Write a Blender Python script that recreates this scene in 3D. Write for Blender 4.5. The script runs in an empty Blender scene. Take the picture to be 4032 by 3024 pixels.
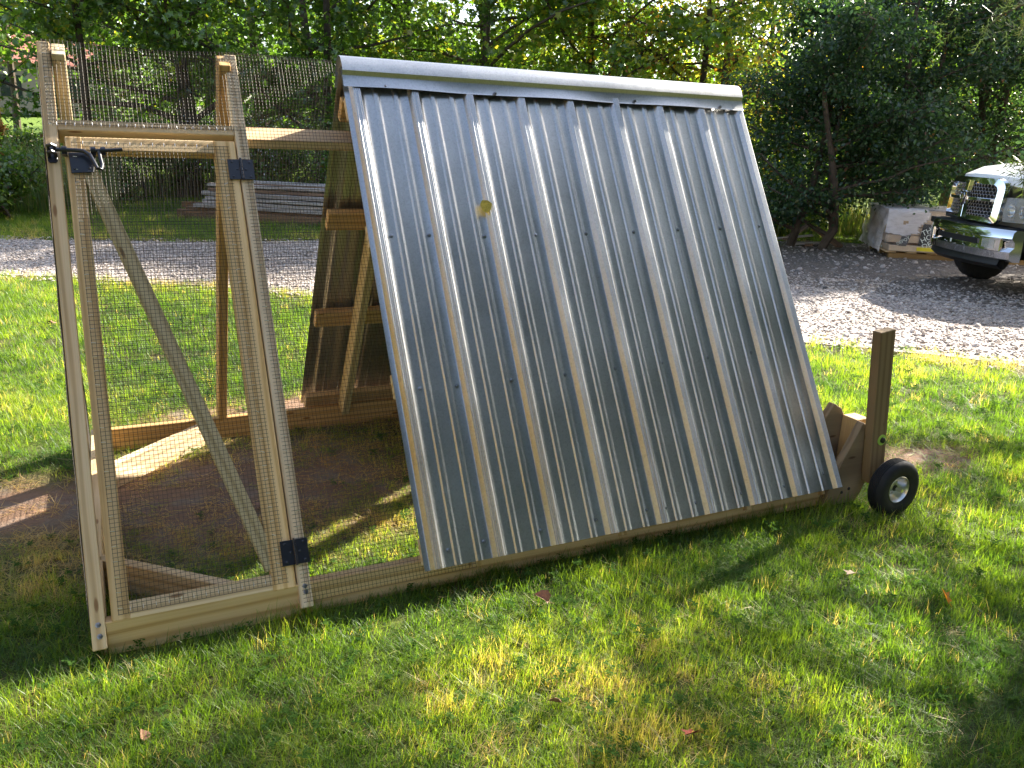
import bpy, bmesh, math, random
import numpy as np
from mathutils import Matrix, Vector, noise as mnoise
random.seed(7)
rng = np.random.default_rng(7)
R = math.radians
scene = bpy.context.scene
col = scene.collection

# ------------------------------------------------------------------ camera, sky, sun, exposure
cam_d = bpy.data.cameras.new('camera')
cam = bpy.data.objects.new('camera', cam_d); col.objects.link(cam)
cam_d.sensor_width = 36.0; cam_d.lens = 29.01; cam_d.clip_start = .05; cam_d.clip_end = 900
cr, cu, cf = (.89873586, -.43698362, .03632032), (.09444376, .2737943, .95714004), (.42819882, .85678585, -.28733913)
cam.matrix_world = Matrix(((cr[0], cu[0], -cf[0], -.89833), (cr[1], cu[1], -cf[1], -2.30167), (cr[2], cu[2], -cf[2], 1.49894), (0, 0, 0, 1)))
scene.camera = cam
CAM = np.array((-.89833, -2.30167, 1.49894))
SUN = Vector((1.6, .472, 1.0)).normalized()
world = bpy.data.worlds.new('World'); scene.world = world; world.use_nodes = True
wn = world.node_tree
sky = wn.nodes.new('ShaderNodeTexSky'); sky.sky_type = 'NISHITA'; sky.sun_disc = False
sky.sun_elevation = math.asin(SUN.z); sky.sun_rotation = math.atan2(SUN.x, SUN.y)
sky.dust_density = 1.6; sky.air_density = 1.0
shs = wn.nodes.new('ShaderNodeHueSaturation'); shs.inputs['Saturation'].default_value = .86
wn.links.new(sky.outputs[0], shs.inputs['Color']); wn.links.new(shs.outputs[0], wn.nodes['Background'].inputs[0])
wn.nodes['Background'].inputs[1].default_value = .095
sun_d = bpy.data.lights.new('sun', 'SUN'); sun_d.energy = 5.0; sun_d.angle = R(.6); sun_d.color = (1, .93, .80)
sun = bpy.data.objects.new('sun', sun_d); col.objects.link(sun)
sun.rotation_euler = SUN.to_track_quat('Z', 'Y').to_euler()
sun.location = (30, 12, 22)
scene.view_settings.view_transform = 'Standard'; scene.view_settings.look = 'None'
scene.view_settings.exposure = 2.22; scene.view_settings.gamma = 1; scene.view_settings.use_curve_mapping = False
scene.render.engine = 'CYCLES'
scene.cycles.max_bounces = 8; scene.cycles.transparent_max_bounces = 12; scene.cycles.transmission_bounces = 5
scene.cycles.use_denoising = True

# ------------------------------------------------------------------ materials
def new_mat(name):
    m = bpy.data.materials.new(name); m.use_nodes = True
    nt = m.node_tree; b = nt.nodes['Principled BSDF']
    return m, nt, b
def nd(nt, t, **kw):
    n = nt.nodes.new(t)
    for k, v in kw.items():
        if k.startswith('i_'): n.inputs[int(k[2:])].default_value = v
        else: setattr(n, k, v)
    return n
def ramp(nt, fac, stops):
    n = nt.nodes.new('ShaderNodeValToRGB')
    el = n.color_ramp.elements
    while len(el) < len(stops): el.new(.5)
    for e, (p, c) in zip(el, stops): e.position = p; e.color = (*c, 1) if len(c) == 3 else c
    nt.links.new(fac, n.inputs[0]); return n.outputs[0]
def noise_tex(nt, vec, scale, detail=4, rough=.55, dist=0):
    n = nt.nodes.new('ShaderNodeTexNoise'); n.inputs['Scale'].default_value = scale; n.inputs['Detail'].default_value = detail
    n.inputs['Roughness'].default_value = rough; n.inputs['Distortion'].default_value = dist
    if vec is not None: nt.links.new(vec, n.inputs['Vector'])
    return n.outputs['Fac']
def bump(nt, h, strength, dist, b):
    n = nt.nodes.new('ShaderNodeBump'); n.inputs['Strength'].default_value = strength; n.inputs['Distance'].default_value = dist
    nt.links.new(h, n.inputs['Height']); nt.links.new(n.outputs[0], b.inputs['Normal']); return n
def objvec(nt, scale, rnd=True):
    tc = nt.nodes.new('ShaderNodeTexCoord'); mp = nt.nodes.new('ShaderNodeMapping'); mp.inputs['Scale'].default_value = scale
    if rnd:
        oi = nt.nodes.new('ShaderNodeObjectInfo'); ml = nt.nodes.new('ShaderNodeMath'); ml.operation = 'MULTIPLY'; ml.inputs[1].default_value = 37.0
        nt.links.new(oi.outputs['Random'], ml.inputs[0])
        ad = nt.nodes.new('ShaderNodeVectorMath'); ad.operation = 'ADD'
        nt.links.new(tc.outputs['Object'], ad.inputs[0]); nt.links.new(ml.outputs[0], ad.inputs[1]); nt.links.new(ad.outputs[0], mp.inputs['Vector'])
    else: nt.links.new(tc.outputs['Object'], mp.inputs['Vector'])
    return mp.outputs[0]
def mixc(nt, fac, a, b, mode='MIX'):
    n = nt.nodes.new('ShaderNodeMix'); n.data_type = 'RGBA'; n.blend_type = mode
    for s, v in ((n.inputs[0], fac), (n.inputs[6], a), (n.inputs[7], b)):
        if isinstance(v, (int, float)): s.default_value = v
        elif isinstance(v, tuple): s.default_value = (*v, 1)
        else: nt.links.new(v, s)
    return n.outputs[2]
def mth(nt, op, a, b=None, clamp=False):
    n = nt.nodes.new('ShaderNodeMath'); n.operation = op; n.use_clamp = clamp
    for s, v in ((n.inputs[0], a), (n.inputs[1], b)):
        if v is None: continue
        if isinstance(v, (int, float)): s.default_value = v
        else: nt.links.new(v, s)
    return n.outputs[0]

def wood(name, pale, mid, dark, rough=.75, grain=1.0):
    m, nt, b = new_mat(name)
    v = objvec(nt, (3.0, 22, 22))
    rings = nd(nt, 'ShaderNodeTexWave'); rings.wave_type = 'BANDS'; rings.bands_direction = 'Y'
    rings.inputs['Scale'].default_value = .42 * grain; rings.inputs['Distortion'].default_value = 7; rings.inputs['Detail'].default_value = 2.5
    rings.inputs['Detail Scale'].default_value = .55
    nt.links.new(v, rings.inputs['Vector'])
    fib = noise_tex(nt, objvec(nt, (3, 260, 260)), 1.0, 3, .6)
    blot = noise_tex(nt, objvec(nt, (2.2, 9, 9)), 1.0, 3)
    c1 = ramp(nt, rings.outputs['Fac'], [(0, pale), (.4, pale), (.7, mid), (.95, dark)])
    c2 = mixc(nt, .28, c1, ramp(nt, fib, [(.3, dark), (.6, pale)]))
    c3 = mixc(nt, .3, c2, ramp(nt, blot, [(.3, mid), (.65, pale)]))
    vo = nd(nt, 'ShaderNodeTexVoronoi'); vo.inputs['Scale'].default_value = 1.0
    nt.links.new(objvec(nt, (4.2, 15, 15)), vo.inputs['Vector'])
    kn = ramp(nt, vo.outputs['Distance'], [(0, (1, 1, 1)), (.07, (.8, .8, .8)), (.11, (0, 0, 0))])
    c4 = mixc(nt, kn, c3, (mid[0] * .38, mid[1] * .27, mid[2] * .22))
    oi = nd(nt, 'ShaderNodeObjectInfo'); hv = nd(nt, 'ShaderNodeHueSaturation'); nt.links.new(c4, hv.inputs['Color'])
    wn_ = nd(nt, 'ShaderNodeTexWhiteNoise'); wn_.noise_dimensions = '1D'; nt.links.new(oi.outputs['Random'], wn_.inputs['W'])
    nt.links.new(mth(nt, 'ADD', mth(nt, 'MULTIPLY', wn_.outputs['Value'], .26), .86), hv.inputs['Value']); nt.links.new(mth(nt, 'ADD', mth(nt, 'MULTIPLY', oi.outputs['Random'], .35), .82), hv.inputs['Saturation'])
    nt.links.new(hv.outputs[0], b.inputs['Base Color']); b.inputs['Roughness'].default_value = rough
    b.inputs['Specular IOR Level'].default_value = .25
    h = mth(nt, 'ADD', mth(nt, 'MULTIPLY', fib, .6), mth(nt, 'MULTIPLY', rings.outputs['Fac'], .3))
    bump(nt, h, .35, .0012, b)
    return m
M = {}
M['pine'] = wood('treated_pine', (.76, .59, .38), (.66, .47, .26), (.42, .26, .12))
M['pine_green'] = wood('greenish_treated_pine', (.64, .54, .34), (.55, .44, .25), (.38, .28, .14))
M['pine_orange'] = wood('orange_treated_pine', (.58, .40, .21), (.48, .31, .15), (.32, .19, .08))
M['pine_brown'] = wood('brown_treated_pine', (.27, .185, .10), (.21, .14, .07), (.13, .08, .04))
M['grey_wood'] = wood('weathered_grey_wood', (.50, .45, .43), (.38, .34, .32), (.22, .18, .165), grain=2)
M['old_brown'] = wood('old_brown_timber', (.25, .15, .09), (.19, .11, .07), (.11, .06, .04))

def simple(name, c, rough=.5, metal=0, spec=.5, nscale=None, namp=.15, bumpd=0):
    m, nt, b = new_mat(name)
    b.inputs['Base Color'].default_value = (*c, 1); b.inputs['Roughness'].default_value = rough
    b.inputs['Metallic'].default_value = metal; b.inputs['Specular IOR Level'].default_value = spec
    if nscale:
        n = noise_tex(nt, objvec(nt, (1, 1, 1)), nscale, 5)
        nt.links.new(ramp(nt, n, [(.25, tuple(x * (1 - namp) for x in c)), (.75, tuple(min(1, x * (1 + namp)) for x in c))]), b.inputs['Base Color'])
        if bumpd: bump(nt, n, .5, bumpd, b)
    return m
def metal_sheet():
    m, nt, b = new_mat('galvalume_sheet')
    b.inputs['Metallic'].default_value = .93
    v = objvec(nt, (1, 1, 1), False)
    vo = nd(nt, 'ShaderNodeTexVoronoi'); vo.inputs['Scale'].default_value = 190; nt.links.new(v, vo.inputs['Vector'])
    n = noise_tex(nt, v, 3.0, 4)
    c = mixc(nt, .25, ramp(nt, n, [(.3, (.42, .425, .425)), (.7, (.52, .525, .525))]), vo.outputs['Color'], 'SOFT_LIGHT')
    hs = nd(nt, 'ShaderNodeHueSaturation'); hs.inputs['Saturation'].default_value = .12; nt.links.new(c, hs.inputs['Color'])
    nt.links.new(hs.outputs[0], b.inputs['Base Color'])
    fine = noise_tex(nt, v, 420, 2)
    nt.links.new(ramp(nt, mth(nt, 'ADD', mth(nt, 'MULTIPLY', n, .5), mth(nt, 'MULTIPLY', fine, .5)), [(.3, (.28,) * 3), (.7, (.39,) * 3)]), b.inputs['Roughness'])
    wav = noise_tex(nt, objvec(nt, (9, 2.2, 9), False), 1, 2)
    bp = bump(nt, mth(nt, 'ADD', mth(nt, 'MULTIPLY', fine, .10), mth(nt, 'MULTIPLY', wav, .7)), .3, .003, b)
    return m
M['sheet'] = metal_sheet()
M['wire'] = simple('wire_mesh_steel', (.075, .068, .062), .58, .45, .3)
M['staple'] = simple('staple_steel', (.8, .8, .8), .3, 1)
M['black_iron'] = simple('black_painted_iron', (.013, .014, .022), .33, 0, .6, 60, .3, .0003)
M['screw'] = simple('screw_steel', (.36, .36, .38), .28, 1, .5, 50)
M['rubber'] = simple('tyre_rubber', (.018, .018, .02), .72, 0, .35, 30, .3, .0006)
M['rim'] = simple('zinc_plated_rim', (.72, .71, .68), .28, 1, .5, 20)
M['lime'] = simple('lime_nylon_washer', (.38, .62, .10), .45)
M['chrome'] = simple('chrome_plating', (.78, .78, .78), .07, 1)
M['white_paint'] = simple('white_truck_paint', (.78, .80, .83), .22, 0, .6)
M['black_plastic'] = simple('black_plastic_trim', (.018, .018, .02), .5, 0, .4, 40)
M['dark_void'] = simple('dark_grille_backing', (.008, .008, .009), .8)
M['bark'] = simple('tree_bark', (.085, .065, .05), .9, 0, .2, 9, .45, .02)
M['rust'] = simple('rusty_roof', (.32, .13, .10), .8, 0, .2, 2, .2)
M['yellow_label'] = simple('yellow_label', (.75, .62, .03), .5)
M['black_print'] = simple('black_print_film', (.012, .012, .014), .5, 0, .5, 18, .5)
M['white_print'] = simple('white_print', (.75, .82, .76), .5)
M['carton'] = simple('kraft_wrapped_bundle', (.55, .42, .30), .7, 0, .3, 9, .2)
M['pole'] = simple('utility_pole_wood', (.25, .21, .18), .9)

def glass_mat():
    m, nt, b = new_mat('headlight_glass')
    b.inputs['Base Color'].default_value = (.75, .78, .8, 1); b.inputs['Roughness'].default_value = .08
    b.inputs['Transmission Weight'].default_value = .75; b.inputs['IOR'].default_value = 1.3
    return m
M['glass'] = glass_mat()
m, nt, b = new_mat('window_glass'); b.inputs['Base Color'].default_value = (.02, .025, .03, 1); b.inputs['Roughness'].default_value = .05; M['window'] = m

def film_mat():
    m, nt, b = new_mat('pallet_wrap_film')
    out = nt.nodes['Material Output']
    b.inputs['Base Color'].default_value = (.93, .91, .97, 1); b.inputs['Roughness'].default_value = .3
    tr = nd(nt, 'ShaderNodeBsdfTransparent'); tl = nd(nt, 'ShaderNodeBsdfTranslucent'); tl.inputs[0].default_value = (.93, .92, .97, 1)
    n = noise_tex(nt, objvec(nt, (1.2, 1.2, 5), False), 3.0, 6, .7, 1.5)
    mx0 = nd(nt, 'ShaderNodeMixShader'); mx0.inputs[0].default_value = .45
    nt.links.new(b.outputs[0], mx0.inputs[1]); nt.links.new(tl.outputs[0], mx0.inputs[2])
    mx = nd(nt, 'ShaderNodeMixShader')
    at = nd(nt, 'ShaderNodeAttribute'); at.attribute_name = 'veil'
    nt.links.new(mth(nt, 'MULTIPLY', ramp(nt, n, [(.3, (.75,) * 3), (.7, (1.15,) * 3)]), at.outputs['Fac'], True), mx.inputs[0])
    nt.links.new(tr.outputs[0], mx.inputs[1]); nt.links.new(mx0.outputs[0], mx.inputs[2]); nt.links.new(mx.outputs[0], out.inputs[0])
    bump(nt, n, .8, .03, b)
    return m
M['film'] = film_mat()

def leaf_mat(name, stops, trans=.5, attr='tint', instancer=False, gloss=.35, tr_gain=(2.0, 2.1, .9), spec_w=.07):
    m, nt, b = new_mat(name)
    out = nt.nodes['Material Output']; nt.nodes.remove(b)
    at = nd(nt, 'ShaderNodeAttribute'); at.attribute_name = attr; at.attribute_type = 'INSTANCER' if instancer else 'GEOMETRY'
    c = ramp(nt, at.outputs['Fac'], stops)
    df = nd(nt, 'ShaderNodeBsdfDiffuse'); tl = nd(nt, 'ShaderNodeBsdfTranslucent'); gl = nd(nt, 'ShaderNodeBsdfGlossy'); gl.inputs['Roughness'].default_value = gloss
    gl.inputs['Color'].default_value = (.8, .8, .8, 1)
    nt.links.new(c, df.inputs[0]); nt.links.new(mixc(nt, 1.0, c, tr_gain, 'MULTIPLY'), tl.inputs[0])
    m1 = nd(nt, 'ShaderNodeMixShader'); m1.inputs[0].default_value = trans
    nt.links.new(df.outputs[0], m1.inputs[1]); nt.links.new(tl.outputs[0], m1.inputs[2])
    m2 = nd(nt, 'ShaderNodeMixShader'); m2.inputs[0].default_value = spec_w
    nt.links.new(m1.outputs[0], m2.inputs[1]); nt.links.new(gl.outputs[0], m2.inputs[2]); nt.links.new(m2.outputs[0], out.inputs[0])
    return m
G0, G1, G2, YL, OR, BR = (.040, .075, .016), (.075, .14, .022), (.14, .22, .03), (.30, .26, .03), (.33, .13, .02), (.14, .075, .03)
M['leaf_maple'] = leaf_mat('maple_leaves', [(0, G0), (.45, G1), (.85, G2), (.95, YL), (1, YL)])
M['leaf_dark'] = leaf_mat('dark_vine_leaves', [(0, (.022, .050, .026)), (.6, (.045, .090, .038)), (.92, (.10, .16, .04)), (.96, BR), (1, (.16, .07, .03))], trans=.38, spec_w=.05)
M['leaf_gold'] = leaf_mat('yellowing_leaves', [(0, G1), (.35, G2), (.65, (.30, .32, .05)), (.88, (.40, .34, .05)), (1, OR)], trans=.6)
M['leaf_bush'] = leaf_mat('bush_leaves', [(0, G0), (.5, G1), (.8, G2), (.92, (.2, .19, .07)), (1, BR)])
M['needle'] = leaf_mat('conifer_needles', [(0, (.035, .055, .025)), (.6, (.06, .085, .035)), (.85, (.13, .11, .05)), (1, (.18, .12, .06))], trans=.3)
M['grass'] = leaf_mat('lawn_grass', [(0, (.035, .085, .014)), (.33, (.085, .16, .018)), (.6, (.16, .235, .026)), (.76, (.24, .26, .055)), (.86, (.36, .31, .14)), (1, (.45, .35, .19))],
                      trans=.58, instancer=True, tr_gain=(2.7, 2.5, .9), gloss=.5, spec_w=.035)
M['clover'] = leaf_mat('clover_leaves', [(0, (.04, .09, .02)), (1, (.10, .17, .04))], trans=.4, instancer=True, spec_w=.0)
M['weed'] = leaf_mat('dry_weeds', [(0, G0), (.4, G1), (.6, (.14, .14, .05)), (1, (.32, .24, .13))])
M['plume'] = simple('dry_orange_plume', (.45, .25, .09), .9)
M['aster'] = simple('white_aster_flowers', (.7, .68, .72), .8)

def ground_mat():
    m, nt, b = new_mat('lawn_soil')
    tc = nd(nt, 'ShaderNodeTexCoord'); v = tc.outputs['Object']
    big = noise_tex(nt, v, 1.3, 5); fine = noise_tex(nt, v, 60, 5, .7)
    c = mixc(nt, fine, (.035, .035, .014), (.12, .10, .05))
    c = mixc(nt, ramp(nt, big, [(.35, (0,) * 3), (.65, (1,) * 3)]), c, mixc(nt, fine, (.05, .085, .012), (.12, .15, .03)))
    sp = nd(nt, 'ShaderNodeSeparateXYZ'); nt.links.new(v, sp.inputs[0])
    far = ramp(nt, mth(nt, 'MULTIPLY', mth(nt, 'SUBTRACT', sp.outputs['Y'], 9.0), .12), [(0, (0,) * 3), (1, (1,) * 3)])
    c = mixc(nt, far, c, mixc(nt, noise_tex(nt, v, 2.5, 6), (.06, .12, .02), (.17, .23, .04)))
    # bare soil of the pen
    n = noise_tex(nt, v, 2.2, 4)
    def blob(x, y, rx, ry):
        dx = mth(nt, 'DIVIDE', mth(nt, 'SUBTRACT', sp.outputs['X'], x), rx); dy = mth(nt, 'DIVIDE', mth(nt, 'SUBTRACT', sp.outputs['Y'], y), ry)
        d = mth(nt, 'ADD', mth(nt, 'MULTIPLY', dx, dx), mth(nt, 'MULTIPLY', dy, dy))
        return mth(nt, 'SUBTRACT', 1.35, mth(nt, 'ADD', d, mth(nt, 'MULTIPLY', mth(nt, 'SUBTRACT', n, .5), 1.6)), True)
    mask = mth(nt, 'MAXIMUM', blob(-.50, 1.10, .92, .66), mth(nt, 'MAXIMUM', blob(.15, 2.1, 1.1, .36), blob(-1.35, 1.25, .36, .28)))
    mask = mth(nt, 'MAXIMUM', mask, blob(2.75, .3, .4, .2))
    soil = mixc(nt, noise_tex(nt, v, 25, 6, .7), (.11, .066, .044), (.33, .205, .135))
    soil = mixc(nt, ramp(nt, noise_tex(nt, v, 6, 3), [(.5, (0,) * 3), (.62, (1,) * 3)]), soil, (.22, .165, .13))
    c = mixc(nt, mask, c, soil)
    nt.links.new(c, b.inputs['Base Color']); b.inputs['Roughness'].default_value = .95; b.inputs['Specular IOR Level'].default_value = .15
    bump(nt, noise_tex(nt, v, 38, 6, .7), .8, .02, b)
    return m
M['ground'] = ground_mat()
def gravel_mat(name, ca, cb, cc):
    m, nt, b = new_mat(name)
    tc = nd(nt, 'ShaderNodeTexCoord'); v = tc.outputs['Object']
    vo = nd(nt, 'ShaderNodeTexVoronoi'); vo.inputs['Scale'].default_value = 42; nt.links.new(v, vo.inputs['Vector'])
    sp = nd(nt, 'ShaderNodeSeparateColor'); nt.links.new(vo.outputs['Color'], sp.inputs[0])
    c = ramp(nt, sp.outputs[0], [(0, ca), (.5, cb), (1, cc)])
    c = mixc(nt, ramp(nt, vo.outputs['Distance'], [(.3, (0,) * 3), (.8, (1,) * 3)]), c, tuple(x * .4 for x in ca))
    c = mixc(nt, ramp(nt, noise_tex(nt, v, .9, 4), [(.52, (0,) * 3), (.75, (.6,) * 3)]), c, (.22, .17, .12))
    nt.links.new(c, b.inputs['Base Color']); b.inputs['Roughness'].default_value = .9
    bump(nt, vo.outputs['Distance'], -1.0, .012, b)
    return m
M['gravel'] = gravel_mat('gravel_bed', (.33, .28, .255), (.48, .41, .375), (.62, .55, .51))
M['dirt'] = gravel_mat('dark_dirt', (.11, .085, .07), (.17, .13, .105), (.25, .21, .18))
m, nt, b = new_mat('stone'); oi = nd(nt, 'ShaderNodeAttribute'); oi.attribute_name = 'tint'; oi.attribute_type = 'INSTANCER'
nt.links.new(ramp(nt, oi.outputs['Fac'], [(0, (.12, .11, .105)), (.35, (.34, .29, .26)), (.75, (.56, .49, .44)), (.93, (.68, .61, .57)), (1, (.42, .28, .19))]), b.inputs['Base Color'])
b.inputs['Roughness'].default_value = .85; M['stone'] = m

# ------------------------------------------------------------------ helpers
def props(o, label=None, cat=None, group=None, kind=None):
    if label: o['label'] = label
    if cat: o['category'] = cat
    if group: o['group'] = group
    if kind: o['kind'] = kind
    return o
def empty(name, loc=(0, 0, 0), rz=0, label=None, cat=None, group=None):
    o = bpy.data.objects.new(name, None); col.objects.link(o); o.location = loc; o.rotation_euler = (0, 0, rz); o.empty_display_size = .1
    return props(o, label, cat, group)
def link(name, me, mat=None, parent=None, mw=None):
    o = bpy.data.objects.new(name, me); col.objects.link(o)
    if mat is not None and not me.materials:
        for mm in (mat if isinstance(mat, (list, tuple)) else [mat]): me.materials.append(mm)
    if parent: o.parent = parent
    if mw is not None: o.matrix_local = mw
    return o
def mesh_np(name, V, F, smooth=False):
    """V (n,3); F (m,k) equal sized faces, or list of faces"""
    me = bpy.data.meshes.new(name)
    if isinstance(F, np.ndarray):
        V = np.asarray(V, np.float32); m, k = F.shape
        me.vertices.add(len(V)); me.vertices.foreach_set('co', V.ravel())
        me.loops.add(m * k); me.loops.foreach_set('vertex_index', F.astype(np.int32).ravel())
        me.polygons.add(m); me.polygons.foreach_set('loop_start', np.arange(0, m * k, k, dtype=np.int32))
        me.update(calc_edges=True); me.validate()
    else:
        me.from_pydata([tuple(v) for v in V], [], F); me.update()
    if smooth: me.polygons.foreach_set('use_smooth', [True] * len(me.polygons))
    return me
class MB:
    def __init__(s): s.V = []; s.F = []
    def add(s, V, F):
        n = len(s.V); s.V += [tuple(v) for v in V]; s.F += [[i + n for i in f] for f in F]; return s
    def box(s, lo, hi, mtx=None):
        x0, y0, z0 = lo; x1, y1, z1 = hi
        V = [Vector(p) for p in ((x0, y0, z0), (x1, y0, z0), (x1, y1, z0), (x0, y1, z0), (x0, y0, z1), (x1, y0, z1), (x1, y1, z1), (x0, y1, z1))]
        if mtx: V = [mtx @ v for v in V]
        return s.add(V, [[0, 3, 2, 1], [4, 5, 6, 7], [0, 1, 5, 4], [1, 2, 6, 5], [2, 3, 7, 6], [3, 0, 4, 7]])
    def tube(s, pts, rad, n=6, cap=True):
        pts = [Vector(p) for p in pts]; rr = rad if isinstance(rad, (list, tuple)) else [rad] * len(pts)
        V = []; prev = None
        for i, p in enumerate(pts):
            d = (pts[min(i + 1, len(pts) - 1)] - pts[max(i - 1, 0)]).normalized()
            if prev is None: a = d.orthogonal().normalized()
            else: a = (prev - d * prev.dot(d)).normalized()
            prev = a; bq = d.cross(a)
            for k in range(n):
                t = 2 * math.pi * k / n; V.append(p + (a * math.cos(t) + bq * math.sin(t)) * rr[i])
        F = []
        for i in range(len(pts) - 1):
            for k in range(n):
                k2 = (k + 1) % n; F.append([i * n + k, i * n + k2, (i + 1) * n + k2, (i + 1) * n + k])
        if cap: F.append(list(range(n))[::-1]); F.append([(len(pts) - 1) * n + k for k in range(n)])
        return s.add(V, F)
    def prism(s, poly, d0, d1, mtx):
        """2D polygon (list of (a,b)) extruded along third axis from d0 to d1; mtx maps (a,b,d)"""
        n = len(poly); V = [mtx @ Vector((a, b_, d0)) for a, b_ in poly] + [mtx @ Vector((a, b_, d1)) for a, b_ in poly]
        F = [list(range(n))[::-1], list(range(n, 2 * n))] + [[i, (i + 1) % n, n + (i + 1) % n, n + i] for i in range(n)]
        return s.add(V, F)
    def lathe(s, prof, n, mtx, close=False):
        """prof list of (r,h) around local z"""
        V = [mtx @ Vector((r * math.cos(2 * math.pi * k / n), r * math.sin(2 * math.pi * k / n), h)) for r, h in prof for k in range(n)]
        F = []; m = len(prof)
        for i in range(m if close else m - 1):
            j = (i + 1) % m
            for k in range(n): F.append([i * n + k, i * n + (k + 1) % n, j * n + (k + 1) % n, j * n + k])
        return s.add(V, F)
    def build(s, name, mat, parent=None, smooth=False, bevel=0, seg=1, recalc=True):
        me = bpy.data.meshes.new(name)
        bm = bmesh.new(); vs = [bm.verts.new(v) for v in s.V]
        for f in s.F:
            try: bm.faces.new([vs[i] for i in f])
            except ValueError: pass
        if recalc: bmesh.ops.recalc_face_normals(bm, faces=bm.faces)
        if bevel:
            es = [e for e in bm.edges if len(e.link_faces) == 2 and e.calc_face_angle(0) > .5]
            bmesh.ops.bevel(bm, geom=es, offset=bevel, segments=seg, affect='EDGES', profile=.5, clamp_overlap=True)
        bm.to_mesh(me); bm.free()
        if smooth:
            me.polygons.foreach_set('use_smooth', [True] * len(me.polygons))
            if hasattr(me, 'set_sharp_from_angle'): me.set_sharp_from_angle(angle=R(38))
        return link(name, me, mat, parent)
def vec(*a): return Vector(a)
def beam(name, parent, origin, ax, ay, az, L, w, t, mat, bevel=.0025, end_cut=None):
    """rectangular board: grain runs along ax (length L), ay (width w), az (thickness t); origin = corner"""
    ax, ay, az = Vector(ax).normalized(), Vector(ay).normalized(), Vector(az).normalized()
    c = Vector(origin) + ax * L / 2 + ay * w / 2 + az * t / 2
    if ax.cross(ay).dot(az) < 0: ay = -ay
    mb = MB().box((-L / 2, -w / 2, -t / 2), (L / 2, w / 2, t / 2))
    if end_cut:   # (mitre at -x end, mitre at +x end) shifts along x proportional to y
        nv = []
        for x, y, z in mb.V:
            k = end_cut[0] if x < 0 else end_cut[1]; nv.append((x + k * y, y, z))
        mb.V = nv
    o = mb.build(name, mat, parent, bevel=bevel)
    o.matrix_local = Matrix(((ax.x, ay.x, az.x, c.x), (ax.y, ay.y, az.y, c.y), (ax.z, ay.z, az.z, c.z), (0, 0, 0, 1)))
    return o
def attr(me, name, vals, domain='POINT', typ='FLOAT'):
    a = me.attributes.new(name, typ, domain)
    a.data.foreach_set('vector' if typ == 'FLOAT_VECTOR' else 'value', np.asarray(vals, np.float32 if typ != 'INT' else np.int32).ravel())

# ------------------------------------------------------------------ ground, gravel, dirt
def vnoise(P, s, seed=0.0):
    return np.array([mnoise.noise((p[0] * s + seed, p[1] * s - seed, seed)) for p in P])
# driveway edges as functions of distance along its run
RD = np.array((7.05, -5.9)); RD = RD / np.linalg.norm(RD)          # direction of the driveway (towards right of picture)
RN = np.array((-RD[1], RD[0]))                                      # across it, away from the camera
near_pts = [(-30, 30.5), (-12, 15.6), (-5, 9.8), (-1.85, 7.2), (-.12, 6.15), (.66, 5.45), (2.2, 4.05), (3.95, 2.55), (5.2, 1.3), (8, -1.3), (16, -8)]
far_pts = [(-28, 33.5), (-10, 17.0), (-4.2, 11.9), (-2.1, 10.1), (.37, 9.4), (1.9, 9.3), (4.0, 7.6), (6.6, 5.35), (8.2, 3.5), (11.5, .9), (19, -5)]
def to_st(p): return (p[0] * RD[0] + p[1] * RD[1], p[0] * RN[0] + p[1] * RN[1])
ns = np.array([to_st(p) for p in near_pts]); fs = np.array([to_st(p) for p in far_pts])
def road_w(x, y):
    """>0 inside the driveway (m to the nearest edge)"""
    s = x * RD[0] + y * RD[1]; t = x * RN[0] + y * RN[1]
    a = np.interp(s, ns[:, 0], ns[:, 1]); b_ = np.interp(s, fs[:, 0], fs[:, 1])
    return np.minimum(t - a, b_ - t)
def sheet_strip(name, z, mat, off0, off1, ext=(0, 0), cross=8):
    S = np.arange(-40, 22, .25); V = []; F = []
    for i, s in enumerate(S):
        a = np.interp(s, ns[:, 0], ns[:, 1]) + off0 + .10 * mnoise.noise((s * 1.7, 3.1, 0)) + .06 * mnoise.noise((s * 5, 1, 0))
        b_ = np.interp(s, fs[:, 0], fs[:, 1]) + off1 + .14 * mnoise.noise((s * 1.3, 9.1, 0)) + .07 * mnoise.noise((s * 5, 7, 0))
        for j in range(cross + 1):
            t = a + (b_ - a) * j / cross; p = RD * s + RN * t; V.append((p[0], p[1], z))
        if i:
            for j in range(cross):
                q = (i - 1) * (cross + 1) + j; F.append([q, q + cross + 1, q + cross + 2, q + 1])
    o = link(name, mesh_np(name, V, F), mat); o['kind'] = 'structure'; return o
gx = np.concatenate([np.linspace(-160, -12, 12), np.arange(-11, 20, 1.0), np.linspace(21, 200, 12)])
gy = np.concatenate([np.linspace(-120, -6, 10), np.arange(-5, 22, 1.0), np.linspace(23, 320, 16)])
def gh(x, y):
    far = max(0, (math.hypot(x, y - 2) - 30) / 60)
    left = max(0, (y - 22) / 40) * max(0, min(1, (-x + 14) / 14))
    return min(far, 1) * 1.0 + left * 1.3
V = [(x, y, gh(x, y)) for y in gy for x in gx]; F = [[j * len(gx) + i, j * len(gx) + i + 1, (j + 1) * len(gx) + i + 1, (j + 1) * len(gx) + i] for j in range(len(gy) - 1) for i in range(len(gx) - 1)]
ground = link('lawn_ground', mesh_np('lawn_ground', V, F, True), M['ground']); ground['kind'] = 'structure'
sheet_strip('gravel_driveway', .006, M['gravel'], 0, 0)
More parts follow.
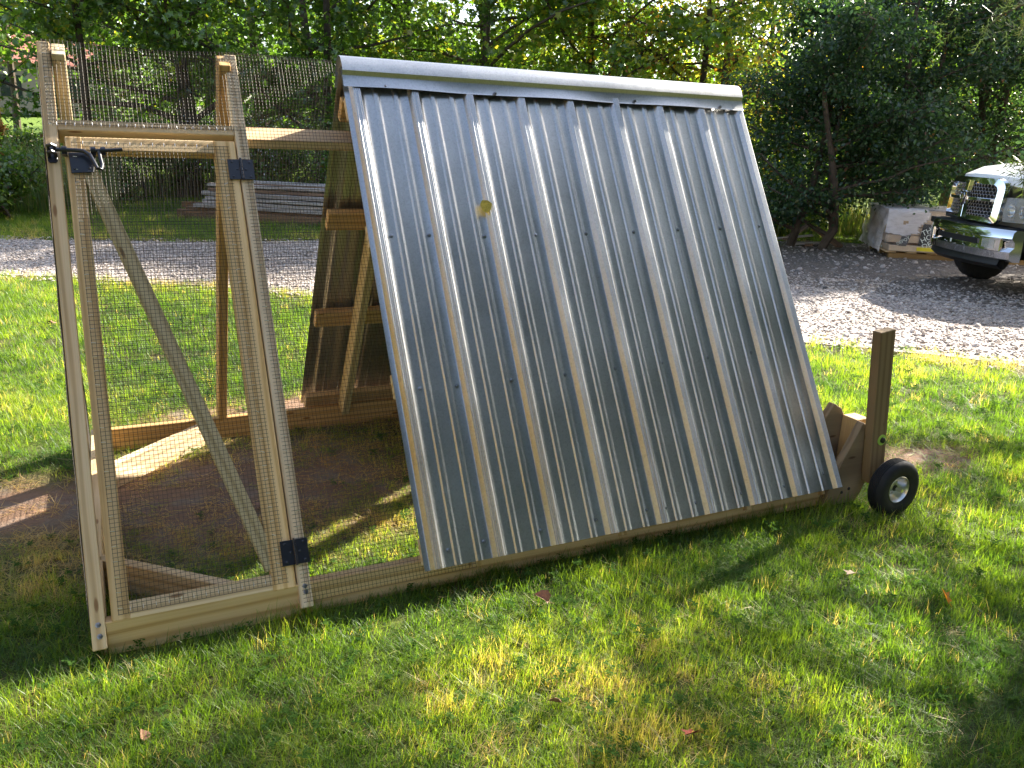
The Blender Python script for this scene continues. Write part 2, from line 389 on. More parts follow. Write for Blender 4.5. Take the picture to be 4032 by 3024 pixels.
# dark dirt under the truck and the wrapped pallet
dv = []; cx, cy = 9.6, 4.6
for k in range(72):
    a = 2 * math.pi * k / 72; r = 1 + .12 * mnoise.noise((math.cos(a) * 2, math.sin(a) * 2, 5)) + .05 * mnoise.noise((math.cos(a) * 7, math.sin(a) * 7, 2))
    u, w = 4.6 * r * math.cos(a), 2.75 * r * math.sin(a); p = np.array((cx, cy)) + RD * u + RN * w; dv.append((p[0], p[1], .011))
dirt = link('dirt_patch', mesh_np('dirt_patch', dv, [list(range(72))]), M['dirt']); dirt['kind'] = 'structure'
def in_dirt(x, y):
    u = (x - cx) * RD[0] + (y - cy) * RD[1]; w = (x - cx) * RN[0] + (y - cy) * RN[1]; return (u / 4.6) ** 2 + (w / 2.75) ** 2

# ------------------------------------------------------------------ the chicken tractor (one thing)
YR = .95; ZB = .1059; ZR = 1.7345
N = Vector((0, -.86382176, .50379755)); UP = Vector((0, .50379755, .86382176)); B0 = Vector((0, .05182931, .07544017))
def FP(x, s, d=0.0, back=False):
    """point on the front slope: x along, s up the slope, d inward from the wood face"""
    p = B0 + UP * s - N * d + Vector((x, 0, 0))
    return Vector((p.x, 2 * YR - p.y, p.z)) if back else p
def sv(v, back): return Vector((v.x, -v.y, v.z)) if back else v.copy()
coop = empty('chicken_coop', (0, 0, 0), 0, 'A-frame chicken run of pale timber and wire mesh with ribbed metal roof on the lawn', 'chicken coop')
def sboard(name, x0, x1, s0, s1, d0, d1, mat, long='s', back=False, parent=coop, bevel=.0025, end_cut=None):
    X = Vector((1, 0, 0)); U = sv(UP, back); I = sv(-N, back); o = FP(x0, s0, d0, back)
    if long == 's': return beam(name, parent, o, U, X, I, s1 - s0, x1 - x0, d1 - d0, mat, bevel, end_cut)
    return beam(name, parent, o, X, U, I, x1 - x0, s1 - s0, d1 - d0, mat, bevel, end_cut)
# base rails
beam('base_rail', coop, (-1.0, .069, -.03), (1, 0, 0), (0, 0, 1), (0, 1, 0), 2.88, .138, .038, M['pine'])
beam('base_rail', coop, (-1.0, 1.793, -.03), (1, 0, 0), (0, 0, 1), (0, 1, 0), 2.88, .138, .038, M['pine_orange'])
beam('end_rail', coop, (-1.038, .075, -.03), (0, 1, 0), (0, 0, 1), (1, 0, 0), 1.75, .138, .036, M['pine'])
beam('end_rail', coop, (1.845, .11, -.02), (0, 1, 0), (0, 0, 1), (-1, 0, 0), 1.68, .128, .036, M['pine'])
def flat(name, A, Bp, w, h, mat, z0=0):
    A = Vector(A); Bp = Vector(Bp); d = (Bp - A); L = d.length; d.normalize(); s = Vector((-d.y, d.x, 0))
    return beam(name, coop, A + Vector((0, 0, z0)) - s * w / 2, d, (0, 0, 1), s, L, h, w, mat)
flat('corner_brace', (-1.01, 1.30, 0), (-.52, 1.77, 0), .038, .128, M['pine'], -.02)
flat('corner_brace', (-1.01, .50, 0), (-.60, .125, 0), .038, .128, M['pine'], -.02)
# rafters / posts
PX = [(-1.038, -.9995), (-.447, -.406)]
RT = Vector((0, 1.055, 1.742)); RF = Vector((0, 1.885, .10)); RU = (RT - RF).normalized(); RIn = Vector((0, -RU.z, RU.y)); RIn = RIn if RIn.y < 0 else -RIn; RLEN = (RT - RF).length
for i, (a, b_) in enumerate(PX):
    sboard('front_post', a, b_, -.036 if i == 0 else -.038, 1.932, 0, .066, M['pine'])
    xr = -.996 if i == 0 else -.471
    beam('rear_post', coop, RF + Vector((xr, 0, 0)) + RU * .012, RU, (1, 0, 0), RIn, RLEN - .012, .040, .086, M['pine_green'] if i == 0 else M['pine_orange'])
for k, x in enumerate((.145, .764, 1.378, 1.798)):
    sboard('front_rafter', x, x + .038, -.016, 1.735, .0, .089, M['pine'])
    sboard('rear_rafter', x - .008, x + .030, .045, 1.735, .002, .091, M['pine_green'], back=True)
# short gusset at ridge, header over the door and purlins
sboard('header', -.999, -.448, 1.611, 1.649, .002, .091, M['pine'], 'x')
sboard('header', -.395, .07, 1.611, 1.649, .004, .093, M['pine'], 'x', back=True)
for s in (.02, .60, 1.165, 1.68):
    sboard('purlin', -.035, 1.842, s, s + .089, -.038, -.001, M['pine'], 'x', parent=coop)
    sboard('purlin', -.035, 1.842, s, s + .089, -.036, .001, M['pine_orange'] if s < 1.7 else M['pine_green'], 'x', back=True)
# door (part) with stiles, rails, brace as sub-parts
door = bpy.data.objects.new('door', None); col.objects.link(door); door.parent = coop; door.empty_display_size = .05
door['label'] = 'narrow mesh covered screen door with diagonal brace'
DD = .038
def dboard(*a, **k): return sboard(*a, parent=door, **k)
dboard('stile', -.982, -.932, .036, 1.586, -.002, DD, M['pine'])
dboard('stile', -.524, -.452, .032, 1.586, -.002, DD, M['pine'])
dboard('door_rail', -.933, -.523, 1.537, 1.586, -.0015, DD, M['pine'], long='x')
dboard('door_rail', -.933, -.523, .035, .086, -.0015, DD, M['pine'], long='x')
p0 = FP(-.930, 1.50, 0); p1 = FP(-.515, .10, 0)
dv_ = (p1 - p0); Ld = dv_.length; dv_.normalize(); wv = dv_.cross(-N).normalized()
beam('diagonal_brace', door, p0 - wv * .022, dv_, wv, -N, Ld, .047, .034, M['pine_green'])

# ---- welded wire mesh (half inch), each sheet one part
def wire_sheet(name, polyA, polyB, parent, rad=.00075, label=None):
    """polyA, polyB: lists of polylines (each list of points)"""
    V = []; F = []
    for pts in polyA + polyB:
        P = np.array(pts, float)
        T = np.gradient(P, axis=0); T /= np.linalg.norm(T, axis=1)[:, None] + 1e-9
        ref = np.array((.31, .52, .8)); A = np.cross(T, ref); A /= np.linalg.norm(A, axis=1)[:, None]; Bv = np.cross(T, A)
        n0 = len(V); k = 3
        for a in range(k):
            t = 2 * math.pi * a / k; V_ = P + rad * (A * math.cos(t) + Bv * math.sin(t))
            for q in V_: V.append(q)
        m = len(P)
        for i in range(m - 1):
            for a in range(k):
                b2 = (a + 1) % k; F.append((n0 + a * m + i, n0 + b2 * m + i, n0 + b2 * m + i + 1, n0 + a * m + i + 1))
    o = link(name, mesh_np(name, np.array(V), np.array(F), True), M['wire'], parent); o['kind'] = 'stuff'
    if label: o['label'] = label
    return o
CELL = .0127
def _path():
    P = [FP(0, q, -.0035) for q in np.linspace(-.02, 1.915, 60)]; a = P[-1]; e = RT + RU * .002 - RIn * .0035
    e0 = e - RU * .03; ctrl = [a, a + UP * .028, e + RU * .022, e0]
    for t in np.linspace(.08, .94, 12): P.append(ctrl[0] * (1 - t) ** 3 + ctrl[1] * 3 * t * (1 - t) ** 2 + ctrl[2] * 3 * t * t * (1 - t) + ctrl[3] * t ** 3)
    P += [e0 - RU * q for q in np.linspace(0, RLEN - .05, 60)]
    P = np.array([tuple(p) for p in P]); L = np.concatenate([[0], np.cumsum(np.linalg.norm(np.diff(P, axis=0), axis=1))]) - .02
    return P, L
PTH, PL = _path(); TOTAL = float(PL[-1])
def wrap_point(x, s, amp=.004):
    n1 = (mnoise.noise((x * 3.1, s * 3.3, 4.2)) * amp + mnoise.noise((x * 14, s * 14, 1.2)) * .0012)
    y, z = np.interp(s, PL, PTH[:, 1]), np.interp(s, PL, PTH[:, 2]); y2, z2 = np.interp(s + .004, PL, PTH[:, 1]), np.interp(s + .004, PL, PTH[:, 2])
    l = math.hypot(y2 - y, z2 - z) + 1e-9
    sag = -.010 * math.sin(max(0, min(1, (x + .98) / .52)) * math.pi) * math.exp(-((s - 1.95) / .25) ** 2)
    return (x, y - (z2 - z) / l * (n1 + sag), z + (y2 - y) / l * (n1 + sag))
def wrap_line_x(x, s0, s1, step=.04):
    S = list(np.arange(s0, s1, step)) + [s1]; S = sorted(set([round(float(q), 4) for q in S] + [round(1.90 + k * .009, 4) for k in range(16) if s0 < 1.9 + k * .009 < s1]))
    return [wrap_point(x, q) for q in S]
def wrap_line_s(s, x0, x1, step=.05):
    X = list(np.arange(x0, x1, step)) + [x1]
    return [wrap_point(x, s) for x in X]
xs_all = np.arange(-1.022, .16, CELL)
A = []; Bl = []
for x in xs_all:
    if x > -.05: A.append(wrap_line_x(x + .001 * rng.normal(), -.02, 1.70))
    else: A.append(wrap_line_x(x + .001 * rng.normal(), 1.625 if x < -.43 else -.02, TOTAL - .03))
for s in np.arange(-.02, TOTAL - .03, CELL):
    Bl.append(wrap_line_s(s, -.436 if s < 1.625 else -1.024, .16 if s < 1.70 else -.05))
wire_sheet('wire_mesh', A, Bl, coop)
A = []; Bl = []
def dp(x, s): return tuple(FP(x, s, -.006 + .004 * mnoise.noise((x * 4, s * 3, 8.2)) + .001 * mnoise.noise((x * 15, s * 15, 2))))
for x in np.arange(-.962, -.474, CELL): A.append([dp(x, s) for s in np.linspace(.052, 1.565, 40)])
for s in np.arange(.052, 1.568, CELL): Bl.append([dp(x, s) for x in np.linspace(-.964, -.474, 14)])
wire_sheet('wire_mesh', A, Bl, door)
# left gable triangle
A = []; Bl = []
for y in np.arange(.10, 1.80, CELL):
    top = ZB + (min(y, 2 * YR - y)) / YR * (ZR - ZB) - .05
    if top > .1: A.append([(-1.041 + .003 * mnoise.noise((y * 5, z * 5, 0)), y, z) for z in np.linspace(.02, top, 12)])
for z in np.arange(.02, 1.60, CELL):
    y0 = max(.08, (z + .05 - ZB) / (ZR - ZB) * YR); Bl.append([(-1.041 + .003 * mnoise.noise((y * 5, z * 5, 0)), y, z) for y in np.linspace(y0, 2 * YR - y0, 16)])
wire_sheet('wire_mesh', A, Bl, coop)
# staples along posts, header and door
st = MB(); stc = 0
def staple(x, s, ang=0, door_=False, back=False):
    global stc
    c = FP(x, s, -.0062 if not door_ else -.0105, back); X = Vector((math.cos(ang), 0, 0)) + UP * math.sin(ang); X.normalize()
    st.tube([c - X * .0055 + N * -.006, c - X * .0055 + N * .0008, c + X * .0055 + N * .0008, c + X * .0055 + N * -.006], .0008, 4)
for s in np.arange(1.63, 1.90, .042): staple(-1.018, s + random.uniform(-.01, .01), random.uniform(-.5, .5)); staple(-.425, s, random.uniform(-.3, .3))
for x in np.arange(-1.0, -.46, .026): staple(x, 1.630 + random.uniform(-.003, .003), math.pi / 2 + random.uniform(-.2, .2))
for s in np.arange(.02, 1.62, .05): staple(-.424 + random.uniform(-.006, .006), s, random.uniform(-.3, .3))
for s in np.arange(.07, 1.55, .045): staple(-.957, s, random.uniform(-.2, .2), True); staple(-.50, s, random.uniform(-.5, .5), True)
for x in np.arange(-.93, -.53, .035): staple(x, .065, math.pi / 2, True); staple(x, 1.56, math.pi / 2, True)
o = st.build('staples', M['staple'], coop); o['kind'] = 'stuff'

# ---- hinges
def on_front(a, b_, d): return FP(a, b_, -d)
FM = Matrix(((1, 0, 0, B0.x), (0, UP.y, N.y, B0.y), (0, UP.z, N.z, B0.z), (0, 0, 0, 1)))   # local (x, s, outward)
def hinge(xc, s0, s1):
    h = bpy.data.objects.new('hinge', None); col.objects.link(h); h.parent = coop
    for side, (a, b_) in ((0, (xc - .044, xc - .004)), (1, (xc + .004, xc + .042))):
        MB().prism([(a, s0), (b_, s0), (b_, s1), (a, s1)], .006, .0095, FM).build('hinge_leaf', M['black_iron'], h, bevel=.0008)
    p = MB()
    for q in range(5):
        a = s0 + (s1 - s0) * q / 5 + .0006; b2 = s0 + (s1 - s0) * (q + 1) / 5 - .0006
        p.tube([FM @ Vector((xc, a, .011)), FM @ Vector((xc, b2, .011))], .0058, 12)
    p.tube([FM @ Vector((xc, s0 - .003, .011)), FM @ Vector((xc, s1 + .004, .011))], .0035, 10)
    p.build('knuckle', M['black_iron'], h, True)
    for sx in (-.030, -.014, .028, .014):
        for q, fy in enumerate((.14, .5, .86)):
            if abs(sx) < .02 and q != 1: continue
            if abs(sx) > .02 and q == 1: continue
            m4 = FM @ Matrix.Translation((xc + sx, s0 + (s1 - s0) * fy, .0093))
            MB().lathe([(0, .0022), (.0024, .002), (.0042, .0012), (.0048, 0)], 10, m4).build('screw', M['black_iron'], h, True)
hinge(-.442, 1.437, 1.513); hinge(-.442, .102, .181)
# ---- slide bolt latch on the door and its keeper on the post
lt = bpy.data.objects.new('latch', None); col.objects.link(lt); lt.parent = coop; lt['label'] = 'black slide bolt latch with looped handle at top left of the door'
MB().prism([(-.971, 1.452), (-.906, 1.456), (-.896, 1.525), (-.975, 1.525)], .006, .010, FM).build('back_plate', M['black_iron'], lt, bevel=.001)
b2 = MB()
P = lambda x, s, d: FM @ Vector((x, s, d))
b2.tube([P(-1.008, 1.524, .028), P(-.955, 1.523, .028), P(-.93, 1.520, .030), P(-.912, 1.500, .040), P(-.903, 1.470, .050), P(-.895, 1.447, .052), P(-.884, 1.447, .048), P(-.880, 1.465, .040), P(-.884, 1.495, .034), P(-.885, 1.518, .029)], .0065, 10)
b2.build('bolt_handle', M['black_iron'], lt, True)
MB().tube([P(-.895, 1.522, .028), P(-.815, 1.529, .028)], .0062, 10).build('bolt_rod', M['black_iron'], lt, True)
for x in (-.985, -.902, -.873):
    b3 = MB(); b3.tube([P(x - .007, 1.524, .028), P(x + .007, 1.524, .028)], .0115, 12); b3.prism([(x - .008, 1.51), (x + .008, 1.51), (x + .008, 1.535), (x - .008, 1.535)], .008, .026, FM)
    b3.build('bolt_guide', M['black_iron'], lt, True)
MB().prism([(-1.035, 1.497), (-1.030, 1.490), (-1.012, 1.490), (-1.007, 1.497), (-1.007, 1.545), (-1.013, 1.552), (-1.029, 1.552), (-1.035, 1.545)], .001, .006, FM).build('keeper_plate', M['black_iron'], lt, bevel=.0008)
kp = MB(); kp.tube([P(-1.030, 1.512, .004), P(-1.030, 1.512, .03), P(-1.020, 1.512, .038), P(-1.011, 1.512, .03), P(-1.011, 1.512, .004)], .006, 8); kp.tube([P(-1.030, 1.536, .004), P(-1.030, 1.536, .03), P(-1.020, 1.536, .038), P(-1.011, 1.536, .03), P(-1.011, 1.536, .004)], .006, 8)
kp.build('keeper_loop', M['black_iron'], lt, True)
for x, s in ((-.96, 1.468), (-.918, 1.470)): MB().lathe([(0, .003), (.004, .0022), (.0052, 0)], 10, FM @ Matrix.Translation((x, s, .0098))).build('screw', M['black_iron'], lt, True)
# screws driven into post foot
def screw_head(parent, m4, mat=None, r=.0042, name='screw'):
    return MB().lathe([(.0082, 0), (.0082, .0014), (.0052, .0018), (r, .0016), (r, .0052), (r * .8, .0060), (0, .0060)], 6 if r > .004 else 10, m4).build(name, mat or M['screw'], parent, False)
for x, s in ((-1.018, .035), (-1.016, .002), (-.426, .03), (-.425, .012)): screw_head(coop, FM @ Matrix.Translation((x, s, .0)))

# ---- ribbed metal sheets
PI_ = .2286
def rib_profile(x0, x1):
    pts = []
    k0 = int(math.floor((x0 - .05) / PI_)); k1 = int(math.ceil((x1 + .05) / PI_))
    one = [(-.029, 0), (-.0255, .0012), (-.0235, .0035), (-.0145, .0170), (-.0125, .0185), (-.0095, .0185), (-.0075, .0172), (-.0055, .0185), (-.0015, .0185), (0, .0172), (.0015, .0185), (.0055, .0185), (.0075, .0172), (.0095, .0185), (.0125, .0182), (.0150, .0165), (.0205, .0085), (.0240, .0045), (.0290, .0018), (.0360, .0005), (.0440, 0),
           (.0620, 0), (.0665, .0040), (.0680, .0050), (.0800, .0050), (.0840, .0040), (.0885, .0010), (.0940, 0), (.1406, 0), (.1451, .0040), (.1466, .0050), (.1586, .0050), (.1626, .0040), (.1671, .0010), (.1726, 0)]
    for k in range(k0, k1 + 1): pts += [(k * PI_ + a, h) for a, h in one]
    pts = sorted(pts); xs = np.array([p[0] for p in pts]); hs = np.array([p[1] for p in pts])
    ins = [(x, h) for x, h in pts if x0 < x < x1]
    return [(x0, float(np.interp(x0, xs, hs)))] + ins + [(x1, float(np.interp(x1, xs, hs)))]
def roof_panel(x0, x1, back, lift, mat):
    prof = rib_profile(x0, x1); S = np.linspace(0, 1.872, 25); V = []; th = .0007
    Nn = sv(N, back)
    for dd in (0, -th):
        for s in S:
            for x, h in prof:
                base = Vector((x, 0, ZB)) + UP * s
                if back: base = Vector((base.x, 2 * YR - base.y, base.z))
                w = .0018 * mnoise.noise((x * 2.5, s * 1.7, 3 if back else 7)) + .0007 * mnoise.noise((x * 9, s * 3.5, 5))
                V.append(base + Nn * (h + dd + lift + w))
    m = len(prof); n = len(S); F = []
    for L in (0, 1):
        o_ = L * m * n
        for j in range(n - 1):
            for i in range(m - 1):
                q = o_ + j * m + i; f = [q, q + 1, q + m + 1, q + m]; F.append(f if (L == 0) != back else f[::-1])
    for i in range(m - 1): F.append([i, m * n + i, m * n + i + 1, i + 1]); q = (n - 1) * m + i; F.append([q, q + 1, m * n + q + 1, m * n + q])
    for j in range(n - 1): F.append([j * m, (j + 1) * m, m * n + (j + 1) * m, m * n + j * m]); q = j * m + m - 1; F.append([q, m * n + q, m * n + q + m, q + m])
    me = mesh_np('roof_panel', V, F, True)
    if hasattr(me, 'set_sharp_from_angle'): me.set_sharp_from_angle(angle=R(27))
    return link('roof_panel', me, mat, coop)
for back in (False, True):
    roof_panel(-.045, 4 * PI_ + .028, back, 0, M['sheet'])
    roof_panel(4 * PI_ - .028, 8 * PI_ + .014, back, .0012, M['sheet'])
# ridge cap: cross-section in (y,z), swept along x with a slightly wavy free hem
def cap():
    X = np.concatenate([[-.048], np.linspace(-.03, 8 * PI_ + .0, 44), [8 * PI_ + .018]])
    half = []   # (down-slope distance from apex line, outward offset)
    rows = []
    for x in X:
        hem = .0036 * math.sin(x * 9.4) * (1 if 0 < x < 1.8 else .4) + .0025 * mnoise.noise((x * 4, 0, 0))
        fr = [(.106, .0225 + hem), (.098, .0215 + hem), (.066, .0225), (.060, .0235), (.048, .036)]
        pts = []
        for sd, d in fr:
            p = Vector((x, 0, ZB)) + UP * (1.8854 - sd) + N * d; pts.append(p)
        # dome between the two break lines
        pf = pts[-1]; pb = Vector((x, 2 * YR - pf.y, pf.z)); dome = []
        top = ZR + .030; a = pb.y - pf.y
        for q in range(1, 10):
            t = q / 10; y = pf.y + a * t; z = pf.z + (top - pf.z) * (1 - abs(2 * t - 1) ** 2.3)
            dome.append(Vector((x, y, z)))
        row = pts + dome + [Vector((x, 2 * YR - p.y, p.z)) for p in reversed(pts)]
        rows.append(row)
    m = len(rows[0]); V = []; F = []
    for L in (0, 1):
        for row in rows:
            for i, p in enumerate(row):
                a = row[max(0, i - 1)]; b_ = row[min(m - 1, i + 1)]; t = (b_ - a).normalized(); nn = Vector((0, -t.z, t.y))
                V.append(p - nn * (.0008 * L))
    n = len(rows)
    for L in (0, 1):
        for j in range(n - 1):
            for i in range(m - 1):
                q = L * m * n + j * m + i; f = [q, q + m, q + m + 1, q + 1]; F.append(f if L == 0 else f[::-1])
    for i in range(m - 1):
        for q in (i, (n - 1) * m + i): F.append([q, q + 1, m * n + q + 1, m * n + q])
    for j in range(n - 1):
        for q in (j * m, j * m + m - 1): F.append([q, q + m, m * n + q + m, m * n + q])
    me = mesh_np('ridge_cap', V, F, True)
    if hasattr(me, 'set_sharp_from_angle'): me.set_sharp_from_angle(angle=R(16))
    return link('ridge_cap', me, M['sheet'], coop)
cap()
RM = Matrix(((1, 0, 0, 0), (0, UP.y, N.y, 0), (0, UP.z, N.z, ZB), (0, 0, 0, 1)))     # roof sheet plane, local (x, s, outward)
RS = [(.111, 1.789, .022), (.567, 1.788, .022), (1.24, 1.794, .022), (1.709, 1.791, .022)]
RS += [(x, s, 0) for x, s in ((.04, 1.193), (.186, 1.194), (.408, 1.184), (.629, 1.186), (.86, 1.188), (1.09, 1.19), (1.32, 1.197), (1.549, 1.2), (1.775, 1.208))]
RS += [(x, s, 0) for x, s in ((.048, .619), (.187, .615), (.404, .615), (.63, .615), (.856, .619), (1.082, .623), (1.313, .625), (1.548, .628), (1.775, .633))]
RS += [(x, s, 0) for x, s in ((.048, .054), (.181, .06), (.404, .06), (.633, .059), (.859, .06), (.944, .054), (1.087, .051), (1.315, .053), (1.543, .049), (1.771, .069))]
for x, s, d in RS:
    screw_head(coop, RM @ Matrix.Translation((x, s, d + .0013)) @ Matrix.Rotation(random.uniform(-.15, .15), 4, 'X'), r=.0045)

# ---- wheel end: gusset plates, handle lever, wheels on an axle
def plate(y0, y1, poly, mat, name='gusset_plate'):
    m4 = Matrix(((1, 0, 0, 0), (0, 0, 1, 0), (0, 1, 0, 0), (0, 0, 0, 1)))   # (x, z, y)
    o = MB().prism(poly, y0, y1, m4).build(name, mat, coop, bevel=.0025); return o
pl = [(1.80, .005), (2.0, .005), (2.045, .11), (2.035, .335), (1.965, .375), (1.825, .12)]
plate(.031, .068, pl, M['pine_brown'])
plate(.150, .186, [(1.78, .01), (2.0, .01), (2.03, .12), (2.03, .30), (1.955, .405), (1.91, .43), (1.78, .25)], M['pine_brown'])
beam('spacer_block', coop, (1.965, .069, .10), (0, 0, 1), (1, 0, 0), (0, 1, 0), .275, .075, .080, M['pine'])
for yy in (1.83, 1.71): plate(yy, yy + .037, pl, M['pine_brown'])
def lever(yf, mirror=False):
    """handle lever leaning slightly; yf: y of its outer face"""
    t = .043; A_ = Vector((2.000, yf, .105)); T_ = Vector((1.919, yf, .785)); ax = (T_ - A_).normalized(); ay = Vector((ax.z, 0, -ax.x))
    beam('handle_lever', coop, A_, ax, ay, (0, 1 if not mirror else -1, 0), (T_ - A_).length, .087, t, M['pine_brown'])
lever(-.016); lever(1.915, True)
# bolt with lime washer
BM_ = Matrix(((1, 0, 0, 2.034), (0, 0, -1, -.016), (0, 1, 0, .304), (0, 0, 0, 1)))
MB().lathe([(0, 0), (.024, 0), (.024, .003), (0, .003)], 24, BM_).build('washer', M['lime'], coop, True)
MB().lathe([(0, .013), (.009, .013), (.0125, .0105), (.0125, .003)], 12, BM_).build('bolt_head', M['black_plastic'], coop, True)
for x, z in ((1.938, .073), (1.896, .061)):
    MB().lathe([(0, .004), (.006, .004), (.008, 0)], 6, Matrix(((1, 0, 0, x), (0, 0, -1, .0309), (0, 1, 0, z), (0, 0, 0, 1)))).build('bolt_head', M['black_iron'], coop, True)
AX = Vector((2.045, 0, .118))
MB().tube([(AX.x, -.15, AX.z), (AX.x, 2.05, AX.z)], .008, 10).build('axle', M['rim'], coop, True)
def wheel(yc, sgn):
    w = bpy.data.objects.new('wheel', None); col.objects.link(w); w.parent = coop; w.location = (AX.x, yc, AX.z)
    mt = Matrix(((1, 0, 0, 0), (0, 0, -sgn, 0), (0, 1, 0, 0), (0, 0, 0, 1)))       # local z -> outward
    ro, hw, ri = .127, .040, .056
    prof = [(ri, -.026), (ri + .012, -.034), (.093, -hw), (.110, -.037), (.119, -.030), (.1245, -.022)]
    gro = [-.016, -.008, 0, .008, .016]
    for g in gro: prof += [(ro - .001, g - .0032), (ro - .005, g - .0014), (ro - .005, g + .0014), (ro - .001, g + .0032)]
    prof += [(.1245, .022), (.119, .030), (.110, .037), (.093, hw), (ri + .012, .034), (ri, .026)]
    tb = MB().lathe(prof, 56, mt)
    # zigzag tread: shift the tread vertices alternately
    nv = []
    for i, v in enumerate(tb.V):
        k = i % 56; r = math.hypot(v[0], v[2])
        if r > .12 and k % 2: v = (v[0] * .992, v[1] + .0028, v[2] * .992)
        nv.append(v)
    tb.V = nv; tb.build('tyre', M['rubber'], w, True)
    rp_ = [(.060, .030), (.0575, .031), (.054, .026), (.049, .012), (.045, -.006), (.040, -.014), (.030, -.016), (.024, -.012), (.019, -.004), (.015, .008)]
    MB().lathe(rp_, 40, mt).build('rim', M['rim'], w, True)
    MB().lathe([(.0148, .002), (.0148, .009), (.009, .010), (.008, .018), (0, .019)], 16, mt).build('hub_bearing', M['black_iron'], w, True)
    for k in range(4):
        a = k * math.pi / 2 + .4; m5 = mt @ Matrix.Translation((.036 * math.cos(a), .036 * math.sin(a), -.016))
        MB().lathe([(.005, 0), (.005, .004), (0, .004)], 6, m5).build('rim_bolt', M['rim'], w, False)
wheel(-.105, 1); wheel(2.005, -1)

# ------------------------------------------------------------------ leaf stuck on the roof
def small_leaf(name, loc, rot, size, mat, label, lobed=True, curl=.25):
    if lobed: out = [(0, 0), (.42, -.05), (.30, .28), (.62, .55), (.22, .60), (0, 1.0), (-.22, .60), (-.62, .55), (-.30, .28), (-.42, -.05)]
    else: out = [(0, 0), (.28, .10), (.44, .38), (.38, .70), (0, 1.0), (-.38, .70), (-.44, .38), (-.28, .10)]
    V = [(0, .4, -.05)] + [(x, y, curl * (x * x * 2 + .4 * math.sin(y * 5 + x * 3) * .4)) for x, y in out]; n = len(out)
    V = [(x * size, (y - .4) * size, z * size) for x, y, z in V]
    mb = MB().add(V, [[0, 1 + i, 1 + (i + 1) % n] for i in range(n)]); mb.tube([(0, -.38 * size, 0), (.03 * size, -.75 * size, .05 * size)], .012 * size, 4)
    o = mb.build(name, mat, None, True, recalc=False); o.rotation_euler = rot; o.location = loc
    return props(o, label, 'leaf')
YM = simple('yellow_leaf', (.50, .38, .07), .75, 0, .2, 140, .35); BMt = simple('brown_leaf', (.24, .13, .085), .75, 0, .3, 50, .3)
OM = leaf_mat('orange_leaf', [(0, (.62, .20, .02)), (1, (.62, .20, .02))], trans=.5, attr='none'); RMt = simple('dark_red_leaf', (.17, .03, .015), .7, 0, .3, 60, .3); TM = simple('tan_leaf', (.27, .20, .14), .8, 0, .2, 60, .2)
yl = FM @ Vector((.427, 1.3, 0)); rl = RM @ Vector((.429, 1.30, .0215))
out = []
for k in range(28):
    a = 2 * math.pi * k / 28; r = .0235 * (1 + .07 * math.sin(3 * a + .6) + .04 * math.sin(7 * a)) ; out.append((r * .92 * math.cos(a), r * 1.12 * math.sin(a)))
lm = RM @ Matrix.Translation((.430, 1.30, .0215)) @ Matrix.Rotation(-.12, 4, 'Y')
V = [lm @ Vector((x * f_, y * f_, .0035 * (x * f_ / .02) ** 2 * (1 if x > 0 else -.4))) for f_ in (0.001, .55, 1) for x, y in out]
mb = MB().add(V, [[q * 28 + k, q * 28 + (k + 1) % 28, (q + 1) * 28 + (k + 1) % 28, (q + 1) * 28 + k] for q in (0, 1) for k in range(28)])
mb.tube([lm @ Vector((0, -.024, 0)), lm @ Vector((.003, -.040, .004))], .0008, 5)
o = mb.build('leaf', YM, None, True)
props(o, 'round yellow leaf stuck on the ribbed metal roof', 'leaf')
GL = 'fallen leaves on the lawn'
small_leaf('leaf', (.293, -.209, .045), (R(35), R(-20), R(50)), .055, BMt, 'curled brown leaf in the grass in front of the roof', False, .9)['group'] = GL
small_leaf('leaf', (1.571, -.735, .05), (R(55), R(10), R(25)), .05, OM, 'glowing orange leaf in the grass at lower right', True)['group'] = GL
small_leaf('leaf', (.345, -.925, .042), (R(20), R(25), R(110)), .05, RMt, 'dark red leaf in the grass near the bottom edge', True)['group'] = GL
small_leaf('leaf', (.081, -.681, .045), (R(15), R(30), R(70)), .04, BMt, 'small brown leaf on the front lawn below the curled brown one', False, .5)['group'] = GL
small_leaf('leaf', (1.397, -.485, .045), (R(10), R(12), R(100)), .05, TM, 'pale tan leaf in the grass right of the roof, in the front lawn', True)['group'] = GL
small_leaf('leaf', (-.926, -.36, .022), (R(22), R(30), R(10)), .035, BMt, 'small brown leaf in the grass at lower left', False, .8)['group'] = GL
small_leaf('leaf', (-1.036, 4.967, .05), (R(50), R(10), R(20)), .07, OM, 'orange leaf on the back lawn seen left of the door post, farther one', True)['group'] = GL
small_leaf('leaf', (-1.309, 4.588, .05), (R(20), R(10), R(80)), .07, BMt, 'brown leaf on the back lawn at the left edge, nearer one', True)['group'] = GL
small_leaf('leaf', (-.42, .90, .02), (R(8), R(6), R(130)), .07, BMt, 'brown leaf on the bare soil inside the run', True)['group'] = GL

